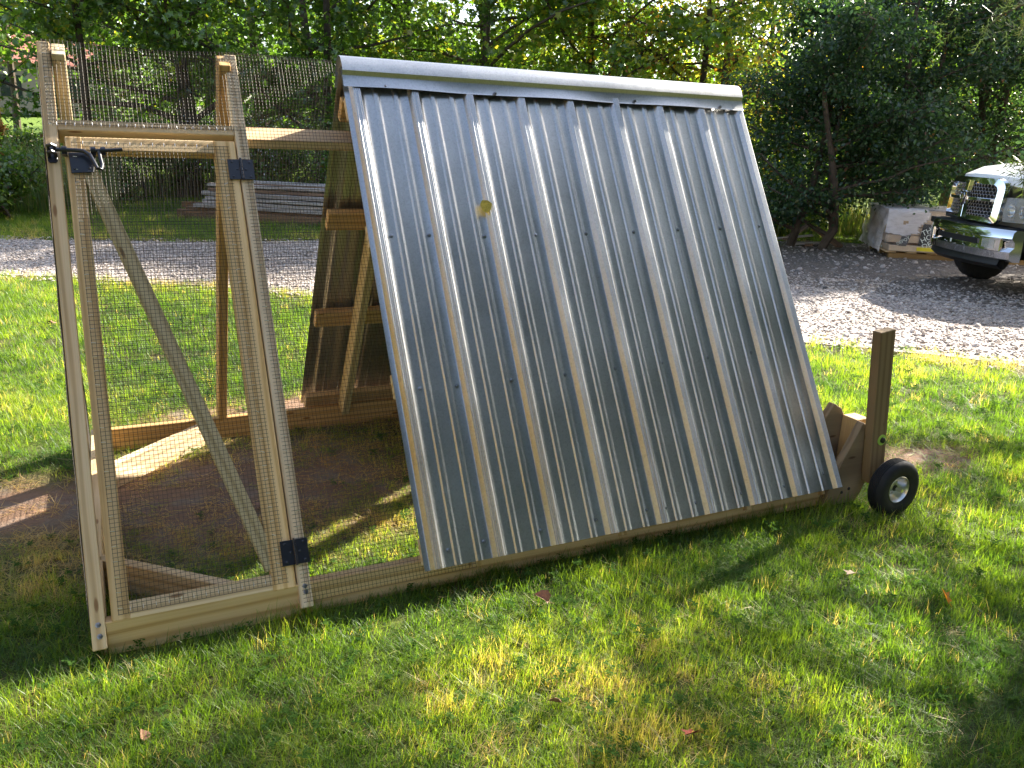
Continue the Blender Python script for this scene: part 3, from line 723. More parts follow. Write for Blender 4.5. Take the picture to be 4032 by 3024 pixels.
# ------------------------------------------------------------------ grass, stones: geometry-node instances
def template(name, V, F, mat):
    me = mesh_np(name, V, F); me.materials.append(mat); return bpy.data.objects.new(name, me)
def scatter(name, P, rot, scl, var, tint, temps, kind='stuff'):
    tc = bpy.data.collections.new(name + '_templates')
    for t in temps: tc.objects.link(t)
    me = bpy.data.meshes.new(name); me.vertices.add(len(P)); me.vertices.foreach_set('co', np.asarray(P, np.float32).ravel())
    attr(me, 'rot', rot, typ='FLOAT_VECTOR'); attr(me, 'scl', scl, typ='FLOAT_VECTOR'); attr(me, 'var', var, typ='INT'); attr(me, 'tint', tint)
    o = link(name, me); o['kind'] = kind
    ng = bpy.data.node_groups.new(name + '_nodes', 'GeometryNodeTree')
    ng.interface.new_socket('Geometry', in_out='INPUT', socket_type='NodeSocketGeometry'); ng.interface.new_socket('Geometry', in_out='OUTPUT', socket_type='NodeSocketGeometry')
    gi = ng.nodes.new('NodeGroupInput'); go = ng.nodes.new('NodeGroupOutput')
    ci = ng.nodes.new('GeometryNodeCollectionInfo'); ci.inputs['Collection'].default_value = tc; ci.inputs['Separate Children'].default_value = True; ci.inputs['Reset Children'].default_value = True
    ip = ng.nodes.new('GeometryNodeInstanceOnPoints'); ip.inputs['Pick Instance'].default_value = True
    def na(n, t):
        q = ng.nodes.new('GeometryNodeInputNamedAttribute'); q.data_type = t; q.inputs['Name'].default_value = n; return q.outputs['Attribute']
    e2r = ng.nodes.new('FunctionNodeEulerToRotation')
    m2p = ng.nodes.new('GeometryNodeMeshToPoints')
    ng.links.new(gi.outputs[0], m2p.inputs[0]); ng.links.new(m2p.outputs[0], ip.inputs['Points'])
    ng.links.new(ci.outputs[0], ip.inputs['Instance']); ng.links.new(na('var', 'INT'), ip.inputs['Instance Index'])
    ng.links.new(na('rot', 'FLOAT_VECTOR'), e2r.inputs[0]); ng.links.new(e2r.outputs[0], ip.inputs['Rotation']); ng.links.new(na('scl', 'FLOAT_VECTOR'), ip.inputs['Scale'])
    ng.links.new(ip.outputs[0], go.inputs[0])
    md = o.modifiers.new('scatter', 'NODES'); md.node_group = ng
    return o
def blade(V, F, base, yaw, lean, h, w, bend, segs=3):
    d = np.array((math.cos(yaw), math.sin(yaw), 0)); s = np.array((-d[1], d[0], 0)); n0 = len(V); p = np.array(base, float); ang = lean
    for i in range(segs + 1):
        t = i / segs; ww = w * (1 - t ** 1.6)
        if i == segs: V.append(p.copy())
        else: V.append(p - s * ww / 2); V.append(p + s * ww / 2)
        step = h / segs; p = p + d * math.sin(ang) * step + np.array((0, 0, 1)) * math.cos(ang) * step; ang += bend / segs
    for i in range(segs):
        a = n0 + 2 * i
        if i == segs - 1: F.append([a, a + 1, a + 2])
        else: F.append([a, a + 1, a + 3, a + 2])
temps = []
for k in range(8):
    V = []; F = []
    for q in range(15):
        r = .030 * math.sqrt(random.random()); a = random.uniform(0, 6.28)
        tall = random.random() < .25
        blade(V, F, (r * math.cos(a), r * math.sin(a), -.004), random.uniform(0, 6.28), random.uniform(.05, .6), random.uniform(.040, .068) if tall else random.uniform(.018, .042), random.uniform(.0014, .0028), random.uniform(.1, 1.3))
    temps.append(template('grass_a%d' % k, V, F, M['grass']))
for k in range(2):      # flattened thatch
    V = []; F = []
    for q in range(11):
        r = .04 * math.sqrt(random.random()); a = random.uniform(0, 6.28)
        blade(V, F, (r * math.cos(a), r * math.sin(a), random.uniform(.001, .012)), random.uniform(0, 6.28), random.uniform(1.2, 1.6), random.uniform(.03, .08), random.uniform(.0013, .0025), random.uniform(-.3, .3))
    temps.append(template('grass_b%d' % k, V, F, M['grass']))
V = []; F = []          # clover / small broad leaves
for q in range(6):
    r = .03 * math.sqrt(random.random()); a = random.uniform(0, 6.28); c0 = np.array((r * math.cos(a), r * math.sin(a), random.uniform(.015, .035)))
    for j in range(3):
        t = a + j * 2.09; d = np.array((math.cos(t), math.sin(t), .15)); s = np.array((-d[1], d[0], 0)); n0 = len(V)
        V += [c0, c0 + d * .006 + s * .005, c0 + d * .012, c0 + d * .006 - s * .005]; F.append([n0, n0 + 1, n0 + 2, n0 + 3])
temps.append(template('grass_c0', V, F, M['clover']))
# sample points
def poly_sample(n, x0, x1, y0, y1): return np.column_stack([rng.uniform(x0, x1, n), rng.uniform(y0, y1, n)])
def soil_mask(x, y):
    def b_(cx_, cy_, rx, ry): return np.exp(-(((x - cx_) / rx) ** 2 + ((y - cy_) / ry) ** 2) * 1.1)
    return np.clip(b_(-.50, 1.10, .88, .60) + b_(.15, 2.1, 1.0, .3) + b_(-1.35, 1.25, .32, .25) + .8 * b_(2.75, .3, .35, .16), 0, 1)
az0, az1 = R(26.55 - 44), R(26.55 + 46)
def keep_view(P, ymin=-99):
    dx = P[:, 0] - CAM[0]; dy = P[:, 1] - CAM[1]; a = np.arctan2(dx, dy); return (a > az0) & (a < az1)
sets = []
for (dens, d0, d1, x0, x1, y0, y1, sc) in ((2700, .6, 3.3, -2.2, 2.6, -2.0, 1.4, 1.0), (1150, 3.3, 5.6, -3.2, 5, -1.5, 3.6, 1.25), (520, 5.6, 10.5, -5, 9.5, -1.5, 8.5, 1.6)):
    n = int(dens * (x1 - x0) * (y1 - y0)); P = poly_sample(n, x0, x1, y0, y1); d = np.hypot(P[:, 0] - CAM[0], P[:, 1] - CAM[1])
    k = (d > d0) & (d < d1) & keep_view(P) & (road_w(P[:, 0], P[:, 1]) < .06 + .12 * rng.random(n)); P = P[k]
    k = P[:, 0] * RN[0] + P[:, 1] * RN[1] < np.interp(P[:, 0] * RD[0] + P[:, 1] * RD[1], ns[:, 0], ns[:, 1]) + .3
    sets.append((P[k], sc))
# grass beyond the driveway (left, behind the run)
n = 52000; P = poly_sample(n, -9, 9, 8.5, 24); st_s = P[:, 0] * RD[0] + P[:, 1] * RD[1]; st_t = P[:, 0] * RN[0] + P[:, 1] * RN[1]
k = keep_view(P) & (st_t > np.interp(st_s, fs[:, 0], fs[:, 1]) - .05 - .1 * rng.random(n)) & (in_dirt(P[:, 0], P[:, 1]) > .95); sets.append((P[k], 2.2))
n = 9000; P = poly_sample(n, 4, 14, 4.5, 11); st_s = P[:, 0] * RD[0] + P[:, 1] * RD[1]; st_t = P[:, 0] * RN[0] + P[:, 1] * RN[1]
k = keep_view(P) & (st_t > np.interp(st_s, fs[:, 0], fs[:, 1]) + .25) & (rng.random(n) < np.clip((in_dirt(P[:, 0], P[:, 1]) - .55) * 1.3, 0, 1)); sets.append((P[k], 1.7))
PP = np.concatenate([s[0] for s in sets]); SC = np.concatenate([np.full(len(s[0]), s[1]) for s in sets])
n = len(PP); big = vnoise(PP, .9, 3.3); mid = vnoise(PP, 3.1, 8.1); fine = vnoise(PP, 9, 1.7)
sm = soil_mask(PP[:, 0], PP[:, 1])
edge = np.exp(-np.abs(road_w(PP[:, 0], PP[:, 1])) / .35)
keep = rng.random(n) > np.clip(sm * 1.0 + .55 * edge + .35 * np.clip(mid * 2 - .35, 0, 1), 0, .93)
# none inside the timber or under the wheel
keep &= ~((np.abs(PP[:, 1] - .088) < .024) & (PP[:, 0] > -1.04) & (PP[:, 0] < 1.85)) & ~((np.abs(PP[:, 1] - 1.812) < .024) & (PP[:, 0] > -1.04) & (PP[:, 0] < 1.85))
keep &= ~((np.abs(PP[:, 1] + .105) < .05) & (np.abs(PP[:, 0] - 2.045) < .08))
under = (PP[:, 0] > .1) & (PP[:, 0] < 1.8) & (PP[:, 1] > .1) & (PP[:, 1] < 1.8)
lit_soil = sm > .35
PP, SC, big, mid, fine, sm, edge, lit_soil = [a[keep] for a in (PP, SC, big, mid, fine, sm, edge, lit_soil)]; n = len(PP)
tint = np.clip(.33 + .42 * big + .35 * mid + .25 * fine + rng.normal(0, .13, n) + .40 * sm + .38 * edge, 0, 1)
dead = rng.random(n) < .03; tint[dead] = rng.uniform(.8, 1, dead.sum())
var = rng.integers(0, 8, n); fl = (rng.random(n) < .17 + 1.0 * sm + .3 * edge); var[fl] = 8 + rng.integers(0, 2, fl.sum()); tint[fl] = np.clip(tint[fl] + .22, 0, 1)
cl = (rng.random(n) < .03); var[cl] = 10; tint[cl] = np.clip(rng.normal(.3, .1, cl.sum()), 0, 1)
hs = SC * np.clip(.92 + .5 * mid + .3 * fine + rng.normal(0, .14, n), .45, 1.6) * (1 - .45 * sm)
# taller unmown fringe against the timber
fr = np.exp(-np.abs(PP[:, 1] + .0) / .07) * (PP[:, 0] > -1.1) * (PP[:, 0] < 2.2); hs = hs * (1 + .28 * fr)
scl = np.column_stack([SC, SC, hs]); zz = np.array([gh(x, y) for x, y in PP])
rot = np.column_stack([rng.normal(0, .12, n), rng.normal(0, .12, n), rng.uniform(0, 6.28, n)])
scatter('grass', np.column_stack([PP, zz]), rot, scl, var, tint, temps)
# ground cover inside the pen: straw and a few weeds are part of the grass above

# stones
st_t = []
for k in range(5):
    bm = bmesh.new(); bmesh.ops.create_icosphere(bm, subdivisions=1, radius=1)
    for v in bm.verts: v.co = Vector((v.co.x * random.uniform(.8, 1.2), v.co.y * random.uniform(.6, 1), v.co.z * random.uniform(.35, .6)))
    me = bpy.data.meshes.new('stone'); bm.to_mesh(me); bm.free(); me.materials.append(M['stone']); st_t.append(bpy.data.objects.new('stone_%d' % k, me))
n = 70000; s_ = rng.uniform(-12, 9, n); a_ = np.interp(s_, ns[:, 0], ns[:, 1]); b_ = np.interp(s_, fs[:, 0], fs[:, 1]); t_ = a_ - .25 + (b_ - a_ + .5) * rng.random(n)
P = np.outer(s_, RD) + np.outer(t_, RN); w = road_w(P[:, 0], P[:, 1]); k = keep_view(P) & (rng.random(n) < np.where(w > .15, 1, .35)); P = P[k]; s_ = s_[k]
r = np.clip(rng.lognormal(math.log(.0112), .38, len(P)), .006, .035)
# coarser stones on the right, beside the truck
right = np.clip((s_ - 0) / 4, 0, 1); r = r * (1 + .2 * right * (rng.random(len(P)) < .3))
P2 = []; R2 = []
n2 = 7000; u = rng.uniform(-1, 1, n2); v = rng.uniform(-1, 1, n2); q = (u * u + v * v) < 1; Q = np.array((cx, cy)) + np.outer(u * 4.6, RD) + np.outer(v * 2.75, RN); Q = Q[q & keep_view(Q)]
r_d = np.clip(rng.lognormal(math.log(.014), .5, len(Q)), .006, .05)
Pall = np.concatenate([P, Q]); rr = np.concatenate([r, r_d]); n = len(Pall)
scatter('gravel_stones', np.column_stack([Pall, rr * .25 + .006]), np.column_stack([rng.normal(0, .35, n), rng.normal(0, .35, n), rng.uniform(0, 6.28, n)]), np.column_stack([rr, rr, rr]), rng.integers(0, 5, n),
        np.clip(np.concatenate([rng.beta(2.6, 1.8, len(P)), rng.beta(1.3, 3.2, len(Q))]), 0, 1), st_t)

# ------------------------------------------------------------------ foliage
KITE = (np.array([(0, 0, 0), (.34, .42, .10), (0, 1, -.05), (-.34, .42, .10)]), np.array([(0, 1, 2), (0, 2, 3)]))
OVAL = (np.array([(0, 0, 0), (.26, .25, .07), (.30, .6, .08), (0, 1, -.06), (-.30, .6, .08), (-.26, .25, .07)]), np.array([(0, 1, 2), (0, 2, 3), (0, 3, 4), (0, 4, 5)]))
MAPLE = (np.array([(0, .3, -.04), (0, 0, 0), (.45, -.02, .05), (.28, .30, .03), (.60, .58, .08), (.20, .62, .02), (0, 1.05, -.06), (-.20, .62, .02), (-.60, .58, .08), (-.28, .30, .03), (-.45, -.02, .05)]),
         np.array([(0, i, i + 1) for i in range(1, 10)] + [(0, 10, 1)]))
nt_v = []; nt_f = []
for i in range(7):
    a = (-1 if i % 2 else 1) * .75; y = .05 + .13 * i; n0 = len(nt_v); nt_v += [(0, y, 0), (.03, y + .05, .01), (math.sin(a) * .42, y + .30, .05 * (i % 3 - 1))]; nt_f.append((n0, n0 + 1, n0 + 2))
n0 = len(nt_v); nt_v += [(-.03, 0, 0), (.03, 0, 0), (0, 1.1, 0)]; nt_f.append((n0, n0 + 1, n0 + 2))
SPRAY = (np.array(nt_v), np.array(nt_f))
def rand_rot(n, droop=.4, r=rng):
    yaw = r.uniform(0, 2 * math.pi, n); pit = r.normal(-droop, .55, n); rol = r.normal(0, .7, n)
    cy_, sy_ = np.cos(yaw), np.sin(yaw); cp, sp = np.cos(pit), np.sin(pit); cl_, sl = np.cos(rol), np.sin(rol)
    Y = np.stack([-sy_ * cp, cy_ * cp, sp], 1); X0 = np.stack([cy_, sy_, np.zeros(n)], 1); Z0 = np.cross(X0, Y)
    X = X0 * cl_[:, None] + Z0 * sl[:, None]; Z = np.cross(X, Y)
    return np.stack([X, Y, Z], 2)
def leaf_mesh(name, C, size, tmpl, tint, droop=.4):
    T, Fq = tmpl; n = len(C); Rm = rand_rot(n, droop)
    V = np.einsum('nij,kj->nki', Rm, T) * size[:, None, None] + C[:, None, :]
    F = (Fq[None] + (np.arange(n) * len(T))[:, None, None]).reshape(-1, 3)
    me = mesh_np(name, V.reshape(-1, 3), F); attr(me, 'tint', np.repeat(tint, len(T)))
    return me
def sun_gap(C, holes): return None
def grow(h, spread, nlimb, seed, lean=(0, 0), low=.25, r0=.10, up=.55, multi=1):
    """tapered trunk(s) with limbs; returns MB and the twig points"""
    rd = random.Random(seed); mb = MB(); tips = []
    for tr in range(multi):
        a0 = rd.uniform(0, 6.28); base = Vector((.18 * (multi - 1) * math.cos(a0 + tr * 2.2), .18 * (multi - 1) * math.sin(a0 + tr * 2.2), -.05))
        pts = [base]; n = 9; dx = Vector((lean[0] + rd.uniform(-.06, .06) * multi, lean[1] + rd.uniform(-.06, .06) * multi, 0))
        for i in range(1, n + 1):
            t = i / n; pts.append(base + Vector((dx.x * h * t + .12 * math.sin(t * 5 + tr), dx.y * h * t + .10 * math.cos(t * 4 + tr * 2) - .1, h * .9 * t)))
        rr = [r0 * (1 - .8 * (i / n)) for i in range(n + 1)]; mb.tube(pts, rr, 7)
        for k in range(nlimb // multi):
            t = low + (1 - low) * (k + rd.random()) / (nlimb / multi); t = min(t, .98); j = min(int(t * n), n - 1); p = pts[j].lerp(pts[j + 1], t * n - j)
            a = rd.uniform(0, 6.28); L = spread * (1.05 - .62 * t) * rd.uniform(.7, 1.15); q = [p]; d = Vector((math.cos(a), math.sin(a), up * rd.uniform(.3, 1.3)))
            d.normalize(); m = 5
            for i in range(1, m + 1):
                d2 = d + Vector((rd.uniform(-.25, .25), rd.uniform(-.25, .25), rd.uniform(-.25, .15))); q.append(q[-1] + d2.normalized() * L / m)
            rb = r0 * (1 - .75 * t) * .45; mb.tube(q, [rb * (1 - .8 * i / m) + .003 for i in range(m + 1)], 5)
            for i in range(1, m + 1):
                tips.append(q[i])
                for w_ in range(2 if i > 1 else 1):
                    s = Vector((rd.uniform(-1, 1), rd.uniform(-1, 1), rd.uniform(-.5, .6))).normalized(); e = q[i] + s * L * rd.uniform(.18, .38)
                    mb.tube([q[i], q[i].lerp(e, .5) + Vector((0, 0, .04)), e], [rb * .3 + .003, .004, .002], 3, False); tips += [e, q[i].lerp(e, .5)]
    return mb, tips
def tree(name, label, x, y, h, spread, nleaf, leaf, tmpl, mat, seed, clump=.38, nlimb=18, low=.2, r0=.1, multi=1, tint0=.4, tsd=.2, cat='tree', lean=(0, 0), droop=.4, zmin=.15, up=.55, flat=1.0, group='trees and shrubs along the driveway', cull=None, extra=None):
    z0 = gh(x, y); root = empty(name, (x, y, z0), 0, label, cat, group)
    mb, tips = grow(h, spread, nlimb, seed, lean, low, r0, up, multi)
    mb.build('trunk', M['bark'], root, True, recalc=False)
    rg = np.random.default_rng(seed); T = np.array([tuple(t) for t in tips])
    if extra is not None: T = np.concatenate([T, extra])
    wt = rg.gamma(1.2, 1, len(T)); idx = rg.choice(len(T), nleaf, p=wt / wt.sum())
    off = rg.normal(0, 1, (nleaf, 3)); off /= np.linalg.norm(off, axis=1)[:, None]; off *= (clump * rg.random(nleaf) ** .55)[:, None] * np.array((1, 1, .75 * flat))
    C = T[idx] + off; ct = rg.normal(0, 1, len(T)) * .12
    tint = np.clip(tint0 + ct[idx] + rg.normal(0, tsd, nleaf), 0, 1); keep = C[:, 2] > zmin
    if cull is not None: keep &= cull(C + np.array((x, y, z0)))
    C = C[keep]; tint = tint[keep]; size = leaf * rg.uniform(.6, 1.25, len(C))
    link('crown', leaf_mesh('crown', C, size, tmpl, tint, droop), mat, root)
    return root
def pos(px, d):
    a = math.atan2(cf[0], cf[1]) + math.atan((px - 1106) / 1782.6); return CAM[0] + d * math.sin(a), CAM[1] + d * math.cos(a)
x, y = pos(415, 19); tree('maple_tree', 'maple with two dark trunks and light green leaves, behind the screen door', x, y, 9.5, 4.6, 19000, .115, MAPLE, M['leaf_maple'], 11, .45, 30, .16, .16, 2, .55, .2)
x, y = pos(190, 19); tree('maple_tree', 'yellow-green maple whose leaves hang beside the far left lawn', x, y, 7.8, 3.2, 8500, .11, MAPLE, M['leaf_maple'], 12, .42, 20, .36, .10, 1, .66, .2)
x, y = pos(690, 19.0); tree('maple_tree', 'dense dark maple just left of the metal ridge', x, y, 9.0, 4.3, 18000, .105, MAPLE, M['leaf_maple'], 13, .42, 28, .10, .12, 2, .38, .18)
x, y = pos(1010, 18.5); tree('maple_tree', 'maple with pale leaf undersides above the left end of the roof ridge', x, y, 9.5, 4.4, 19000, .112, MAPLE, M['leaf_maple'], 14, .42, 26, .16, .12, 1, .6, .2)
x, y = pos(1250, 19); tree('maple_tree', 'tall green maple above the middle of the roof ridge', x, y, 9.5, 4.2, 18000, .112, MAPLE, M['leaf_maple'], 15, .42, 26, .15, .11, 1, .66, .2)
x, y = pos(1470, 18.5); tree('yellowing_tree', 'sunlit tree with yellow and orange leaves above the right end of the roof', x, y, 8.4, 3.3, 14000, .10, OVAL, M['leaf_gold'], 16, .45, 30, .12, .10, 2, .66, .22)
x, y = pos(1590, 22); tree('yellowing_tree', 'bright yellow-green tree behind the dark vine thicket', x, y, 9.0, 3.4, 11000, .11, OVAL, M['leaf_gold'], 17, .5, 26, .1, .10, 1, .62, .22)
x, y = pos(1705, 13.4); tree('vine_thicket', 'dark green vine-covered shrub with a few brown leaves, right of the roof', x, y, 3.7, 2.1, 27000, .066, OVAL, M['leaf_dark'], 18, .34, 36, .08, .07, 3, .35, .2, cat='shrub', zmin=.35)
x, y = pos(1880, 15.8); tree('vine_thicket', 'tall dark thicket behind the plastic wrapped pallet', x, y, 5.0, 2.3, 27000, .068, OVAL, M['leaf_dark'], 19, .36, 36, .12, .08, 3, .38, .2, cat='shrub', zmin=.45)
x, y = pos(2050, 16.8); tree('broadleaf_tree', 'dark tree between the wrapped pallet and the truck bonnet', x, y, 6.2, 2.6, 24000, .072, OVAL, M['leaf_dark'], 20, .40, 32, .12, .09, 2, .5, .22, zmin=.3)
x, y = pos(2210, 18); tree('broadleaf_tree', 'dark tree at the right edge directly behind the white truck', x, y, 6.0, 2.9, 20000, .075, OVAL, M['leaf_dark'], 21, .42, 30, .08, .10, 2, .5, .22)
# second row fills the gaps
x, y = pos(260, 27); tree('oak_tree', 'distant green tree seen through the mesh above the door header', x, y, 10, 4.5, 9000, .18, KITE, M['leaf_maple'], 31, .7, 26, .08, .15, 1, .45, .2)
x, y = pos(560, 25); tree('oak_tree', 'shaded tree behind the two-trunked maple', x, y, 10, 4.5, 9000, .18, KITE, M['leaf_maple'], 32, .7, 26, .08, .15, 1, .35, .2)
x, y = pos(860, 24); tree('oak_tree', 'distant tree behind the left end of the ridge cap', x, y, 10, 4.5, 9000, .18, KITE, M['leaf_maple'], 33, .7, 26, .08, .15, 1, .4, .2)
x, y = pos(55, 30); tree('maple_tree', 'far maple before the red roof at the top left corner', x, y, 9.5, 3.6, 7000, .15, MAPLE, M['leaf_maple'], 38, .6, 22, .34, .12, 1, .6, .2)
x, y = pos(1030, 22.5); tree('oak_tree', 'tree filling the gap behind the two maples above the left half of the ridge', x, y, 9, 3.6, 9000, .16, KITE, M['leaf_gold'], 37, .6, 26, .05, .14, 1, .4, .2)
x, y = pos(1150, 25); tree('oak_tree', 'distant tree behind the middle of the ridge cap', x, y, 10, 4.5, 9000, .18, KITE, M['leaf_maple'], 34, .7, 26, .08, .15, 1, .42, .2)
x, y = pos(1780, 20); tree('oak_tree', 'tall tree rising above the dark vine thickets', x, y, 9.5, 3.8, 10000, .14, KITE, M['leaf_maple'], 35, .55, 28, .10, .14, 1, .45, .25)
x, y = pos(2000, 22); tree('oak_tree', 'tall open tree above the wrapped pallet with sky showing through', x, y, 9.5, 3.8, 8000, .14, KITE, M['leaf_maple'], 36, .5, 28, .10, .14, 1, .5, .25)
# low bushes and weeds under the trees
bush = [(30, 15.5, .9, 'tangled bush at the left edge below the far lawn'), (560, 17.5, 1.5, 'bush dotted with small white flowers, behind the door mesh'), (300, 19, 1.3, 'dark low bush seen through the upper part of the door'),
        (760, 16.5, 1.8, 'leafy bush behind the lumber stack beside the metal roof'), (1640, 15.5, 1.7, 'sunlit bush glowing behind the stems of the vine thicket'), (60, 24, 1.1, 'small bush in front of the distant red-roofed house'), (450, 21, 1.8, 'low shrub in shade behind the white flowered bush')]
for i, (px, d, h, lab) in enumerate(bush):
    x, y = pos(px, d); tree('bush', lab, x, y, h, 1.25 + .2 * (i % 3), 6500, .075, OVAL, M['leaf_bush'], 50 + i, .3, 22, .05, .03, 3, .5, .25, cat='bush', zmin=.03, group='bushes under the trees')
    if i == 1:
        rb = bpy.context.scene.objects[-1] if False else None
        fl_ = np.column_stack([rng.normal(0, .75, 900), rng.normal(-.5, .5, 900), rng.uniform(.7, 1.75, 900)])
        me = leaf_mesh('flowers', fl_, rng.uniform(.02, .045, 900), KITE, np.full(900, .5)); o = link('flowers', me, M['aster'], [q for q in col.objects if q.get('label') == lab][0]); o['kind'] = 'stuff'
# tall weeds by the left edge: countless stems
def stems(name, x0, x1, y0, y1, n, h0, h1, mat, lab, w=.012):
    V = []; F = []
    for i in range(n):
        blade(V, F, (random.uniform(x0, x1), random.uniform(y0, y1), 0), random.uniform(0, 6.28), random.uniform(0, .3), random.uniform(h0, h1), w * random.uniform(.5, 1.4), random.uniform(0, .8))
    me = mesh_np(name, V, F); attr(me, 'tint', rng.uniform(0, 1, len(V))); o = link(name, me, mat); o['kind'] = 'stuff'; o['label'] = lab; return o
stems('tall_weeds', -4.5, -.6, 13.2, 16.0, 2600, .5, 1.45, M['weed'], 'tall weeds with dry stalks along the far side of the driveway')
stems('undergrowth', -1, 8, 16.5, 19.5, 3600, .3, 1.0, M['weed'], 'undergrowth at the foot of the trees', .02)
stems('undergrowth', 7.4, 15, 8.6, 11, 2600, .2, .8, M['weed'], 'undergrowth at the foot of the vine thicket', .02)
# far wood: one mass beyond everything
n = 60000; a = rng.uniform(R(-22), R(80), n); d = rng.uniform(33, 52, n); hgt = rng.beta(1.3, 1.6, n) * (6.5 + 1.5 * np.sin(a * 9) + 1.0 * np.sin(a * 23))
a_l = a < R(2.5); hgt[a_l] = hgt[a_l] * 1.0 + 3; d[a_l] += 30
C = np.column_stack([CAM[0] + d * np.sin(a), CAM[1] + d * np.cos(a), hgt]); me = leaf_mesh('far_woods', C, rng.uniform(.25, .5, n) * (1 + .5 * a_l), KITE, np.clip(rng.normal(.45, .2, n), 0, 1))
o = link('far_woods', me, M['leaf_maple']); o['kind'] = 'stuff'; o['label'] = 'distant woods closing the view behind the trees'
# dry orange plume, far house, pole and wires
mb = MB(); x, y = pos(20, 24); z = gh(x, y)
root = empty('plume_grass', (x, y, z), 0, 'dry orange plume-shaped plant at the edge of the far left lawn', 'plant')
C = rng.normal(0, 1, (700, 3)) * np.array((.22, .22, .42)) + np.array((0, 0, .95)); C[:, :2] *= np.clip(1.5 - C[:, 2:3], .15, 1.2)
link('plume', leaf_mesh('plume', C, rng.uniform(.08, .16, 700), KITE, np.full(700, .5), -.9), M['plume'], root); MB().tube([(0, 0, 0), (0, 0, 1.1)], .02, 5).build('stem', M['plume'], root)
hx, hy = pos(-20, 62); hz = gh(hx, hy)
house = empty('house', (hx, hy, hz), R(12), 'distant house with a long dull red roof at the left edge', 'house')
MB().box((-7, -3, 0), (7, 3, 3.0)).build('wall', simple('pale_wall', (.20, .17, .15), .9), house)
rf = MB(); rf.add([(-7.4, -3.5, 2.9), (7.4, -3.5, 2.9), (7.4, 3.5, 2.9), (-7.4, 3.5, 2.9), (-7.4, 0, 4.9), (7.4, 0, 4.9)], [[0, 1, 5, 4], [2, 3, 4, 5], [0, 4, 3], [1, 2, 5], [0, 3, 2, 1]]).build('roof', M['rust'], house)
for k in range(4): MB().box((-5.4 + k * 3.2, -3.06, 1.0), (-4.3 + k * 3.2, -2.98, 2.2)).build('window', M['window'], house)
px_, py_ = pos(16, 55); pz = gh(px_, py_)
pole = empty('utility_pole', (px_, py_, pz), 0, 'thin utility pole standing before the far left trees', 'utility pole')
MB().tube([(0, 0, 0), (0, 0, 9.0)], [.16, .11], 8).build('pole', M['pole'], pole, True); MB().box((-1.1, -.06, 8.0), (1.1, .06, 8.14)).build('crossarm', M['pole'], pole)
for k, dz in enumerate((8.2, 7.1)):
    pts = [(px_ - 30 + 60 * t, py_ + 8 * (t - .5), pz + dz - 1.2 * (1 - (2 * t - 1) ** 2) + 1.0) for t in np.linspace(0, 1, 16)]
    o = MB().tube(pts, .022, 4).build('power_line', M['black_plastic'], None); props(o, ('upper' if k == 0 else 'lower') + ' overhead power line crossing before the far left trees', 'wire', 'power lines at the far left')

# conifer just outside the right edge: casts the dapples, its boughs hang into the picture
CX, CY = 7.3, .55
def hang(x1, y1, z1, x0, y0, z0, n=9, sag=.5):
    P = [np.array((x0, y0, z0)) * (1 - t) + np.array((x1, y1, z1)) * t - np.array((0, 0, sag)) * math.sin(t * math.pi) * .5 for t in np.linspace(0, 1, n)]; return P
conifer = empty('conifer', (CX, CY, 0), 0, 'loose conifer whose drooping boughs enter at the right edge', 'tree')
mb = MB(); mb.tube([(0, 0, -.05), (.05, .02, 2.5), (0, .05, 5.5), (.03, 0, 8.6)], [.16, .13, .08, .02], 9)
tips = []
rd = random.Random(5)
for k in range(64):
    z = 2.55 + 6.0 * (k / 64) ** 1.05; a = k * 2.399 + rd.uniform(-.3, .3); L = 2.5 * (1 - (z - 2.2) / 7.6) ** .75 * rd.uniform(.7, 1.1)
    q = [np.array((0, 0, z)) + np.array((math.cos(a) * L * t, math.sin(a) * L * t, .25 * L * t - .42 * L * t * t)) for t in np.linspace(0, 1, 7)]
    mb.tube(q, [.03 * (1 - t) + .005 for t in np.linspace(0, 1, 7)], 5)
    for i in range(2, 7):
        for w_ in (-1, 1):
            s = np.array((-math.sin(a) * w_ + .5 * math.cos(a), math.cos(a) * w_ + .5 * math.sin(a), -.25)); e = q[i] + s * L * .22 * rd.uniform(.6, 1.2); mb.tube([q[i], e], [.006, .002], 3, False)
            for t in (.3, .65, 1): tips.append(q[i] * (1 - t) + e * t)
low = hang(4.72 - CX, 1.30 - CY, 1.40, 0, 0, 2.35, 10, .3); mb.tube(low, [.02 * (1 - t) + .003 for t in np.linspace(0, 1, 10)], 5); low_t = low[4:]
mb.build('trunk', M['bark'], conifer, True, recalc=False)
T = np.array(tips); nl = 14500; rg = np.random.default_rng(3); wt = rg.gamma(.6, 1, len(T)) * (rg.random(len(T)) < .5); idx = rg.choice(len(T), nl, p=wt / wt.sum())
C = T[idx] + rg.normal(0, .08, (nl, 3)); LT = np.array(low_t); C2 = LT[rg.integers(0, len(LT), 420)] + rg.normal(0, .05, (420, 3)); C = np.concatenate([C, C2])
link('needles', leaf_mesh('needles', C, rg.uniform(.09, .17, len(C)), SPRAY, np.clip(rg.normal(.45, .25, len(C)), 0, 1), .5), M['needle'], conifer)

